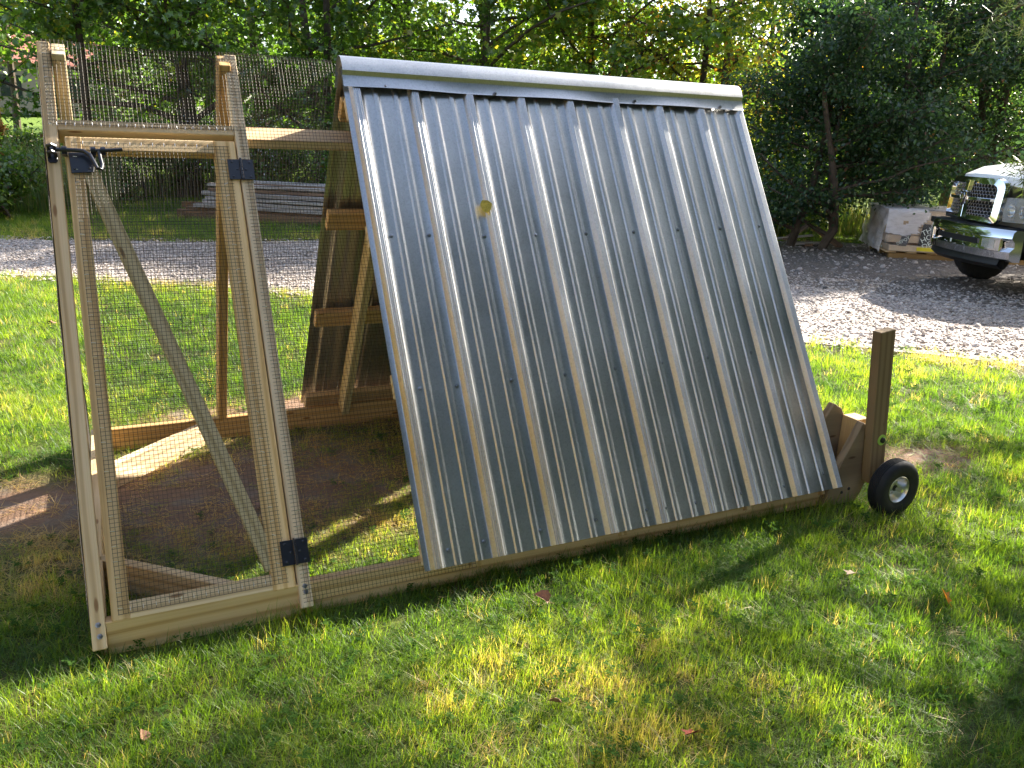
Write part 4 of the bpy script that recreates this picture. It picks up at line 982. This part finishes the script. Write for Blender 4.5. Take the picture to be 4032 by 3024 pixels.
# ------------------------------------------------------------------ weathered lumber stack
def gpt(x, y, z=0): return Vector((x, y, z))
LA = Vector((.15, 12.75, 0)); LD = Vector((2.35, -1.87, 0)).normalized(); LN = Vector((-LD.y, LD.x, 0))
stack = empty('lumber_stack', LA, 0, 'low stack of weathered grey boards on brown timbers across the driveway', 'lumber stack')
def sb(name, u, v, z, L, w, t, mat, yaw=0):
    d = (Matrix.Rotation(yaw, 3, 'Z') @ LD); s = Vector((-d.y, d.x, 0)); return beam(name, stack, LD * u + LN * v + Vector((0, 0, z)), d, s, (0, 0, 1), L, w, t, mat, .004)
for v in (0, .45, .9):
    sb('timber', 0 + .15 * random.random(), v, .0, 4.9, .14, .14, M['old_brown'])
sb('timber', .25, .05, .141, 4.3, .19, .04, M['old_brown'], .01)
sb('timber', -.02, .35, .141, 1.1, .09, .09, M['old_brown'], .28)
for lay in range(6):
    z = .185 + lay * .070
    for j in range(6):
        sb('board', .42 + .18 * lay * (.4 + .1 * j) * random.uniform(.2, 1) + random.uniform(0, .12), .0 + j * .165 + random.uniform(-.02, .02) + .02 * lay, z + random.uniform(-.003, .003), random.uniform(3.7, 4.3), .14, random.uniform(.042, .062), M['grey_wood'] if random.random() < .8 else M['old_brown'], random.uniform(-.02, .02))
# ------------------------------------------------------------------ scrap wood
scrap = [((8.75, 7.55, .03), (1, -.15, .02), .75, .11, .03, 'grey scrap board lying lowest in the little scrap pile left of the pallet'), ((8.85, 7.75, .07), (.9, .35, .22), .85, .10, .03, 'scrap board propped up to the right in the scrap pile'),
         ((9.38, 7.55, .26), (-.05, -.95, -.36), .62, .13, .04, 'short wide brown board standing at a slant against the scrap pile'), ((8.7, 7.9, .06), (.95, -.4, .12), .7, .09, .025, 'thin scrap board crossing over the others in the scrap pile'), ((8.95, 7.35, .02), (.7, .7, .02), .5, .12, .03, 'scrap board sticking forward under the scrap pile')]
for o_, d_, L, w, t, lab in scrap:
    d = Vector(d_).normalized(); s = d.cross(Vector((0, 0, 1))).normalized(); u = s.cross(d)
    o = beam('scrap_board', None, o_, d, s, u, L, w, t, M['grey_wood'] if 'grey' in lab or 'thin' in lab else M['old_brown']); props(o, lab, 'board', 'scrap wood by the vine thicket')

# ------------------------------------------------------------------ plastic wrapped pallet load
PA = Vector((9.27, 6.10, 0)); PXd = Vector((.81, -.59, 0)).normalized(); PYd = Vector((-PXd.y, PXd.x, 0))
pal = empty('pallet_load', PA, math.atan2(PXd.y, PXd.x), 'low pallet of building material wrapped in torn white plastic film', 'pallet load')
for k, (y0) in enumerate((0.03, .55, 1.10)): MB().box((.05, y0, .0), (2.2, y0 + .09, .09)).build('pallet_skid', M['pine_brown'], pal, bevel=.004)
for k in range(8): MB().box((.0 + k * .28, 0, .091), (.0 + k * .28 + .14, 1.22, .111)).build('deck_board', M['pine'], pal, bevel=.003)
MB().box((0.02, -.03, .112), (2.25, 1.2, .20)).build('base_sheet', M['carton'], pal, bevel=.01)
for L in range(4):
    for k in range(2):
        z = .235 + L * .115; dx = random.uniform(-.015, .015)
        MB().box((-.02 + k * 1.12 + dx, .0 + random.uniform(-.01, .01), z), (1.09 + k * 1.12 + dx, 1.2, z + .111)).build('bundle', M['carton'], pal, bevel=.012)
MB().box((.15, .05, .201), (2.1, 1.15, .234)).build('slip_board', M['old_brown'], pal, bevel=.003)
# printed wrapper squares and label
def print_sq(x0, x1, z0, z1, y=-.028): 
    return MB().prism([(x0 + .03, z0), (x1 - .03, z0 + .01), (x1 + .02, z1), (x0 + .06, z1 + .02)], y, y + .004, Matrix(((1, 0, 0, 0), (0, 0, 1, 0), (0, 1, 0, 0), (0, 0, 0, 1)))).build('printed_square', M['black_print'], pal)
print_sq(.38, .68, .21, .50); print_sq(.12, .28, .17, .36)
def text(name, body, size, mat, parent, mtx, ext=.0015, align='CENTER'):
    cu_ = bpy.data.curves.new(name, 'FONT'); cu_.body = body; cu_.size = size; cu_.extrude = ext; cu_.align_x = align; cu_.space_line = .85
    tmp = bpy.data.objects.new(name, cu_); col.objects.link(tmp); dg = bpy.context.evaluated_depsgraph_get(); dg.update()
    me = bpy.data.meshes.new_from_object(tmp.evaluated_get(dg)); bpy.data.objects.remove(tmp)
    o = link(name, me, mat, parent); o.matrix_local = mtx; return o
fm = Matrix(((1, 0, 0, 0), (0, 0, -1, 0), (0, 1, 0, 0), (0, 0, 0, 1)))       # text plane -> x,z facing -y
text('printed_lettering', 'THE\nHOME\nDEPOT', .105, M['white_print'], pal, Matrix.Translation((.535, -.034, .395)) @ fm @ Matrix.Rotation(R(32), 4, 'Z'))
text('printed_lettering', 'DEPOT', .06, M['white_print'], pal, Matrix.Translation((.21, -.034, .25)) @ fm @ Matrix.Rotation(R(32), 4, 'Z'))
MB().box((.40, -.036, .135), (.72, -.031, .185)).build('label', M['yellow_label'], pal)
MB().box((1.02, -.06, .0), (1.06, -.031, .2)).build('strap', M['white_print'], pal)
for k in range(3): MB().box((-.0045, .25 + k * .26, .13), (-.001, .32 + k * .26, .16)).build('label', M['white_print'], pal)
# film: a draped sheet over top, front and left, with folds
V = []; F = []; veil = []
nx, nz = 70, 56
def film_pt(u, v):
    # v: 0 back top edge -> .45 front top edge -> 1 bottom front ; u along x from left overhang to right
    x = -.06 + 2.4 * u
    fold = .022 * mnoise.noise((x * 7, v * 3, 1)) + .012 * mnoise.noise((x * 22, v * 8, 4)) + .02 * mnoise.noise((x * 2 + v * 6, v * 2, 9))
    if v < .45: return (x, 1.24 - 1.28 * v / .45, .712 + fold * .5 + .01 * math.sin(x * 4))
    w = (v - .45) / .55; return (x + .03 * w * math.sin(x * 9), -.045 - .03 * w * (1 - u) - abs(fold), .715 - .52 * w + .03 * mnoise.noise((x * 4, 2, 2)) * w)
for j in range(nz + 1):
    for i in range(nx + 1):
        u, v = i / nx, j / nz; V.append(film_pt(u, v))
        w = (v - .45) / .55
        loose = 1.0 if u < .21 + .03 * math.sin(w * 9) and w < .72 - .9 * abs(u - .09) else (.07 + .45 * max(0, mnoise.noise((u * 40, v * 3, 0))) if v > .45 else .8)
        veil.append(loose)
for j in range(nz):
    for i in range(nx):
        cxx = (i + .5) / nx * 2.4 - .06; w = ((j + .5) / nz - .45) / .55
        if (cxx - .17) ** 2 / .0012 + (w - .36) ** 2 / .003 < 1: continue
        q = j * (nx + 1) + i; F.append([q, q + 1, q + nx + 2, q + nx + 1])
me = mesh_np('plastic_film', V, F, True); attr(me, 'veil', veil); link('plastic_film', me, M['film'], pal)
V = []; F = []; veil = []
for j in range(31):
    for i in range(25):
        u, w = i / 24, j / 30; y = 1.24 - 1.30 * u
        fo = .075 * mnoise.noise((y * 5, w * 2.2, 3)) + .03 * mnoise.noise((y * 13, w * 4, 6)); V.append((-.05 - .07 * w ** 1.5 * (.5 + .5 * u) - abs(fo) * (.3 + w), y - .03 * w * u + fo * .6, .715 - (.60 + .06 * mnoise.noise((y * 4, 0, 1))) * w)); veil.append(.62 + .5 * mnoise.noise((y * 5, w * 4, 2)))
for j in range(30):
    for i in range(24): q = j * 25 + i; F.append([q, q + 1, q + 26, q + 25])
me = mesh_np('plastic_film', V, F, True); attr(me, 'veil', veil); link('plastic_film', me, M['film'], pal)

# ------------------------------------------------------------------ white pickup truck (local: x forward, y to its left, z up)
TA = R(156)
truck = empty('pickup_truck', (8.63, 3.72, 0), TA, 'white pickup truck with chrome grille and bumper, parked at the right edge', 'pickup truck')
truck.scale = (.85, .85, .94)
def loft(sections, name, mat, parent=truck, smooth=True, bevel=0):
    """sections: list of rings (same length) of (x,y,z)"""
    mb = MB(); m = len(sections[0]); V = [p for s in sections for p in s]; F = []
    for j in range(len(sections) - 1):
        for i in range(m): F.append([j * m + i, j * m + (i + 1) % m, (j + 1) * m + (i + 1) % m, (j + 1) * m + i])
    F.append(list(range(m))); F.append([(len(sections) - 1) * m + i for i in range(m)][::-1]); mb.add(V, F)
    return mb.build(name, mat, parent, smooth, bevel)
def ring(x, hw, zb, zt, crown=.03, r=.10, xs=0):
    """cross-section at station x: half width, bottom, top; crown bulge; xs sweeps sides back"""
    pts = []
    for s in (1, -1):
        side = [(hw * .98, zb), (hw, zb + (zt - zb) * .45), (hw * .985, zt - r), (hw * .95, zt - r * .35), (hw * .86, zt - .01)]
        top = [(hw * .55, zt + crown * .7), (hw * .2, zt + crown)]
        seq = side + top
        if s == -1: seq = [(-y, z) for y, z in reversed(seq)]
        pts += seq
    return [(x - xs * (abs(y) / max(hw, .01)) ** 3, y, z) for y, z in pts]
# body: hood and front fenders
loft([ring(.79, .90, .72, 1.24, .045, .10, .42), ring(.74, .94, .70, 1.315, .055, .10, .38), ring(.45, .985, .66, 1.40, .07, .12, .16), ring(.0, .995, .62, 1.45, .08, .12), ring(-.55, .995, .60, 1.49, .08, .12), ring(-.62, .99, .60, 1.48, .06, .12)], 'bonnet', M['white_paint'])
for s in (1, -1):
    MB().prism([(-.60, .92), (-.48, .9), (-.05, 1.0), (.30, .95), (.42, .80), (.46, .72), (.46, .58), (.45, .50), (.44, .42), (-.44, .42), (-.50, .40), (-.60, .40)], s * .955, s * 1.01, Matrix(((1, 0, 0, 0), (0, 0, 1, 0), (0, 1, 0, 0), (0, 0, 0, 1)))).build('fender', M['white_paint'], truck, bevel=.01)
# cab
cab = []
for z, x0, x1, hw in ((.45, -.62, -2.95, .99), (1.0, -.62, -2.95, 1.0), (1.48, -.66, -2.95, .98), (1.96, -1.30, -2.75, .80), (2.03, -1.55, -2.55, .72)):
    cab.append([(x0 - .06, hw, z), (x0, hw * .8, z), (x0 + .04, 0, z), (x0, -hw * .8, z), (x0 - .06, -hw, z), (x1, -hw, z), (x1 - .02, 0, z), (x1, hw, z)])
loft(cab, 'cab', M['white_paint'], smooth=True)
def quad(name, pts, mat, parent=truck, th=.006):
    a, b_, c_, d_ = [Vector(p) for p in pts]; nn = (b_ - a).cross(d_ - a).normalized() * th
    return MB().add([a, b_, c_, d_, a + nn, b_ + nn, c_ + nn, d_ + nn], [[0, 3, 2, 1], [4, 5, 6, 7], [0, 1, 5, 4], [1, 2, 6, 5], [2, 3, 7, 6], [3, 0, 4, 7]]).build(name, mat, parent)
quad('windscreen', [(-.655, -.80, 1.52), (-.655, .80, 1.52), (-1.24, .68, 1.93), (-1.24, -.68, 1.93)], M['window'])
for s in (1, -1):
    for x0, x1 in ((-.98, -1.75), (-1.85, -2.75)):
        top0 = x0 - .38 if x0 > -1.2 else x0 - .02
        quad('side_window', [(x0, s * .985, 1.52), (x1, s * .985, 1.52), (x1 - 0, s * .845, 1.88), (top0, s * .845, 1.88)][::s], M['window'], th=.012)
    for x0, x1 in ((-.72, -1.79), (-1.81, -2.80)):
        d_ = MB().box((x1, s * .992, .52), (x0, s * 1.012, 1.46)).build('truck_door', M['white_paint'], truck, bevel=.015); MB().box((x1 + .08, s * 1.012, 1.12), (x1 + .26, s * 1.045, 1.16)).build('handle', M['chrome'], d_, bevel=.008)
    MB().box((-1.0, s * 1.02, 1.36), (-.84, s * 1.26, 1.62)).build('side_mirror', M['black_plastic'], truck, bevel=.03)
MB().box((-5.1, -.98, .62), (-3.0, .98, 1.34)).build('truck_bed', M['white_paint'], truck, bevel=.03)
MB().box((-5.22, -.95, .5), (-5.08, .95, .7)).build('rear_bumper', M['chrome'], truck, bevel=.03)
MB().box((-5.0, -.55, .42), (.55, .55, .62)).build('chassis', M['dark_void'], truck)
MB().box((-.5, -.9, .55), (.62, .9, .72)).build('wheel_well', M['dark_void'], truck)
def truck_wheel(x, s):
    w = bpy.data.objects.new('truck_wheel', None); col.objects.link(w); w.parent = truck; w.location = (x, s * .86, .40)
    mt = Matrix(((1, 0, 0, 0), (0, 0, s, 0), (0, 1, 0, 0), (0, 0, 0, 1)))
    prof = [(.23, -.11), (.30, -.135), (.375, -.125), (.395, -.105)]
    for g in (-.066, -.022, .022, .066): prof += [(.40, g - .016), (.40, g - .005 + .0), (.388, g - .003), (.388, g + .003), (.40, g + .005), (.40, g + .016)]
    prof += [(.395, .105), (.375, .125), (.30, .135), (.23, .11)]
    tb = MB().lathe(prof, 64, mt); tb.V = [((v[0] * .975, v[1], v[2] * .975) if (math.hypot(v[0], v[2]) > .392 and (i % 64) % 4 == 0) else v) for i, v in enumerate(tb.V)]; tb.build('tyre', M['rubber'], w, True)
    MB().lathe([(.235, .105), (.22, .11), (.21, .06), (.19, .04), (.10, .05), (.09, .09), (0, .095)], 40, mt).build('rim', M['chrome'], w, True)
    MB().lathe([(.23, -.10), (0, -.10)], 24, mt).build('brake', M['dark_void'], w)
for x, s in ((0, 1), (0, -1), (-3.9, 1), (-3.9, -1)): truck_wheel(x, s)
# grille
gr = bpy.data.objects.new('grille', None); col.objects.link(gr); gr.parent = truck; gr.location = (0, -.02, .055)
def face_x(y): return .93 - .16 * abs(y / .62) ** 2.4          # front face plan curve
def gring(hw, z0, z1, r, xo, n=7):
    """rounded-rectangle outline on the curved front"""
    out = []
    for cy_, cz, a0 in ((hw - r, z1 - r, 0), (-(hw - r), z1 - r, 90), (-(hw - r), z0 + r * .4, 180), (hw - r, z0 + r * .4, 270)):
        rr = r if a0 in (0, 90) else r * .4
        cyy = cy_ if a0 in (0, 90) else math.copysign(hw - rr, cy_)
        for k in range(n):
            a = R(a0 + 90 * k / (n - 1)); y = cyy + rr * math.cos(a); z = cz + rr * math.sin(a); out.append((face_x(y) + xo - .10 * (z - z0), y, z))
    return out
Z0, Z1 = .77, 1.28
o1 = gring(.60, Z0, Z1, .13, -.04); o2 = gring(.595, Z0 + .005, Z1 - .005, .125, .015); i1 = gring(.525, Z0 + .065, Z1 - .075, .075, .022); i2 = gring(.50, Z0 + .085, Z1 - .095, .06, -.035)
mb = MB(); m_ = len(o1); V = o1 + o2 + i1 + i2; F = []
for j in range(3):
    for i in range(m_): F.append([j * m_ + i, j * m_ + (i + 1) % m_, (j + 1) * m_ + (i + 1) % m_, (j + 1) * m_ + i])
F += [[3 * m_ + i, 3 * m_ + (i + 1) % m_, (i + 1) % m_, i] for i in range(m_)]
mb.add(V, F).build('grille_surround', M['chrome'], gr, True)
# backing and honeycomb
bk = MB(); ys = np.linspace(-.52, .52, 15); bk.add([(face_x(y) - .075 - .03, y, Z0 + .06) for y in ys] + [(face_x(y) - .075 - .07, y, Z1 - .07) for y in ys], [[i, i + 1, i + 16, i + 15] for i in range(14)]).build('grille_backing', M['dark_void'], gr)
hc = MB(); hy, hz = .052, .040
for r_ in range(11):
    for c_ in range(-14, 15):
        y = c_ * hy + (hy / 2 if r_ % 2 else 0); z = Z0 + .075 + r_ * hz * .95
        if abs(y) > .515 or abs(y) < .045 or z > Z1 - .085 or abs(z - (Z0 + Z1) / 2 - .005) < .03: continue
        P6 = [(face_x(y + a) - .035 - .10 * (z + b_ - Z0), y + a, z + b_) for a, b_ in ((hy * .5, hz * .22), (0, hz * .48), (-hy * .5, hz * .22), (-hy * .5, -hz * .22), (0, -hz * .48), (hy * .5, -hz * .22))]
        for k in range(3): hc.tube([P6[k], P6[(k + 1)]], .0042, 3, False)
        hc.tube([P6[5], P6[0]], .0042, 3, False)
o = hc.build('honeycomb', M['screw'], gr, recalc=False); o['kind'] = 'stuff'
zc = (Z0 + Z1) / 2 + .005
hb = MB(); ys = np.linspace(-.53, .53, 17)
hb.add([p for y in ys for p in ((face_x(y) - .03 - .02, y, zc - .028), (face_x(y) + .018 - .022, y, zc - .018), (face_x(y) + .018 - .022, y, zc + .018), (face_x(y) - .03 - .02, y, zc + .028))], [[4 * i + k, 4 * i + (k + 1) % 4, 4 * i + 4 + (k + 1) % 4, 4 * i + 4 + k] for i in range(16) for k in range(4)]).build('crossbar', M['chrome'], gr, False, .004)
vb = MB(); zs = np.linspace(Z0 + .04, Z1 - .04, 12)
vb.add([p for z in zs for wd in [(.034 + .022 * abs((z - zc) / .2) ** 1.3)] for p in ((.93 - .10 * (z - Z0) - .03, -wd, z), (.93 - .10 * (z - Z0) + .024, -wd * .7, z), (.93 - .10 * (z - Z0) + .024, wd * .7, z), (.93 - .10 * (z - Z0) - .03, wd, z))], [[4 * i + k, 4 * i + (k + 1) % 4, 4 * i + 4 + (k + 1) % 4, 4 * i + 4 + k] for i in range(11) for k in range(4)]).build('centre_bar', M['chrome'], gr, False, .004)
# shield emblem with a ram's head seen from the front
em = Matrix(((0, 0, 1, .945), (1.45, 0, 0, 0), (0, 1.45, 0, zc), (0, 0, 0, 1)))
sh = [(-.046, .052), (-.02, .062), (0, .056), (.02, .062), (.046, .052), (.050, .02), (.038, -.03), (0, -.075), (-.038, -.03), (-.050, .02)]
MB().prism(sh, -.03, .0, em).build('emblem', M['chrome'], gr, bevel=.003)
MB().prism([(x * .86, y * .88) for x, y in sh], .0, .0025, em).build('emblem_field', M['black_plastic'], gr)
rh = MB(); rh.prism([(-.010, .035), (.010, .035), (.013, .005), (.009, -.035), (0, -.048), (-.009, -.035), (-.013, .005)], .002, .012, em)
for s in (1, -1): rh.tube([em @ Vector((s * .008, .032, .008)), em @ Vector((s * .024, .040, .009)), em @ Vector((s * .034, .022, .009)), em @ Vector((s * .028, .0, .009)), em @ Vector((s * .018, -.008, .01)), em @ Vector((s * .016, .006, .012))], [.006, .0065, .006, .005, .004, .002], 6)
rh.build('ram_head', M['chrome'], gr, bevel=.0015)
# bumper: curved bar
def bx(y, o_=0): return 1.02 - .20 * abs(y / (1.02 if y > 0 else .86)) ** 2.6 + o_
ys = np.linspace(-.86, 1.02, 29)
prof = [(-.14, .79), (-.03, .792), (.0, .765), (.012, .70), (-.035, .655), (-.04, .60), (.01, .55), (.005, .47), (-.05, .44), (-.14, .44)]
V = [(bx(y) + a, y, z) for y in ys for a, z in prof]; k_ = len(prof); F = [[i * k_ + j, (i + 1) * k_ + j, (i + 1) * k_ + (j + 1) % k_, i * k_ + (j + 1) % k_] for i in range(28) for j in range(k_)]
F += [list(range(k_)), [28 * k_ + j for j in range(k_)][::-1]]
bp_ = MB().add(V, F).build('front_bumper', M['chrome'], truck, True, 0)
ys2 = np.linspace(-.46, .50, 13)
MB().add([(bx(y) - .034, y, z) for y in ys2 for z in (.592, .664)] , [[2 * i, 2 * i + 2, 2 * i + 3, 2 * i + 1] for i in range(12)]).build('air_slot', M['dark_void'], bp_)
for s in (1, -1):
    for a, b_, mat, nm, ex in ((.60, .90, M['chrome'], 'fog_lamp_bezel', .018), (.65, .83, M['glass'], 'fog_lamp', .024)):
        yy = np.linspace(a, b_, 7) * (s if s > 0 else -.86); zz = (.545, .70) if ex < .02 else (.575, .675)
        V = [(bx(y) + ex, y, z) for y in yy for z in zz] + [(bx(y) - .02, y, z) for y in yy for z in zz]
        F = [[2 * i, 2 * i + 2, 2 * i + 3, 2 * i + 1] for i in range(6)] + [[14 + 2 * i, 14 + 2 * i + 1, 14 + 2 * i + 3, 14 + 2 * i + 2] for i in range(6)] + [[2 * i, 14 + 2 * i, 14 + 2 * i + 2, 2 * i + 2] for i in range(6)] + [[2 * i + 1, 2 * i + 3, 14 + 2 * i + 3, 14 + 2 * i + 1] for i in range(6)] + [[0, 1, 15, 14], [12, 26, 27, 13]]
        MB().add(V, F).build(nm, mat, bp_, False, .006 if ex < .02 else .003)
for y in (-.80, -.70, -.52, -.12, .30, .56): MB().lathe([(.013, 0), (.013, .006), (0, .008)], 12, Matrix(((0, 0, 1, bx(y) + .004), (1, 0, 0, y), (0, 1, 0, .575), (0, 0, 0, 1)))).build('bumper_bolt', M['chrome'], bp_, True)
MB().prism([(-.014, -.022), (.014, -.022), (.014, .022), (-.014, .022)], 0, .006, Matrix(((0, 0, 1, bx(.05) + .016), (1, 0, 0, .05), (0, 1, 0, .585), (0, 0, 0, 1)))).build('sensor', M['white_print'], bp_)
yy = np.linspace(-.74, .86, 21)
MB().add([p for y in yy for p in ((bx(y) - .06, y, .46), (bx(y) - .03, y, .39), (bx(y) - .10, y, .34), (bx(y) - .13, y, .34), (bx(y) - .12, y, .46))], [[5 * i + k, 5 * i + (k + 1) % 5, 5 * i + 5 + (k + 1) % 5, 5 * i + 5 + k] for i in range(20) for k in range(5)]).build('air_dam', M['black_plastic'], truck, True)
MB().box((.55, -.88, .73), (.86, .88, .80)).build('bumper_filler', M['black_plastic'], truck, bevel=.01)
for s in (1, -1):
    hl = bpy.data.objects.new('headlight', None); col.objects.link(hl); hl.parent = truck
    yy = np.linspace(.62, .97, 7); V = []
    for y in yy:
        x = face_x(.62) - .02 - .55 * ((y - .62) / .62) ** 1.3; zt = 1.13 + .01 * (y - .62); zb_ = .86
        V += [(x, s * y, zb_), (x + .012, s * y, (zb_ + zt) / 2), (x - .02, s * y, zt), (x - .14, s * y, zt), (x - .14, s * y, zb_)]
    MB().add(V, [[5 * i + k, 5 * i + (k + 1) % 5, 5 * i + 5 + (k + 1) % 5, 5 * i + 5 + k] for i in range(6) for k in range(5)] + [[0, 1, 2, 3, 4], [30, 31, 32, 33, 34][::-1]]).build('lens', M['glass'], hl, True)
    for q, yc_ in enumerate((.70, .82)):
        x = face_x(.62) - .07 - .45 * ((yc_ - .62) / .62) ** 1.3
        MB().lathe([(.075, .04), (.062, .0), (.02, -.035), (0, -.04)], 20, Matrix(((0, 0, 1, x), (1, 0, 0, s * yc_), (0, 1, 0, .99), (0, 0, 0, 1)))).build('reflector', M['chrome'], hl, True)
    MB().box((face_x(.62) - .52, min(s * .60, s * .95), .87), (face_x(.62) - .17, max(s * .60, s * .95), 1.12)).build('housing', M['screw'], hl)

# ------------------------------------------------------------------ unseen trees added around the viewer to tone the reflections in the sheet metal
BT = [(-1.0, -13.5, 12, 'unseen oak added far behind the viewer, straight back'), (3.2, -10.8, 15, 'unseen tall oak added behind the viewer, right of the middle'), (7.0, -8.8, 16, 'unseen tall dense oak added behind the viewer on the right'), (10.8, -6.0, 15, 'unseen oak added behind the viewer at the far right'), (14.5, -2.6, 10, 'unseen oak added beside the lawn, right of the conifer'),  # dark oaks out of view, added so the roof flats reflect less sky
      (-12.5, 2.5, 9, 'unseen golden tree added left of the lawn, opposite the door end'), (-12, -4, 9, 'unseen golden tree added left of the lawn, a little behind the viewer'), (-9.5, -10, 10, 'unseen golden tree added behind the viewer at the left')]  # golden trees out of view, added for a warm reflection on the left rib faces
for i, (x, y, h, lab) in enumerate(BT):
    tree('oak_tree', lab, x, y, h, 4.8, 9000, .5, KITE, M['leaf_dark'] if i < 5 else M['leaf_gold'], 70 + i, 1.1, 28, .04, .2, 1, .9 if i > 4 else .35, .12, group='unseen trees added for the roof reflections')
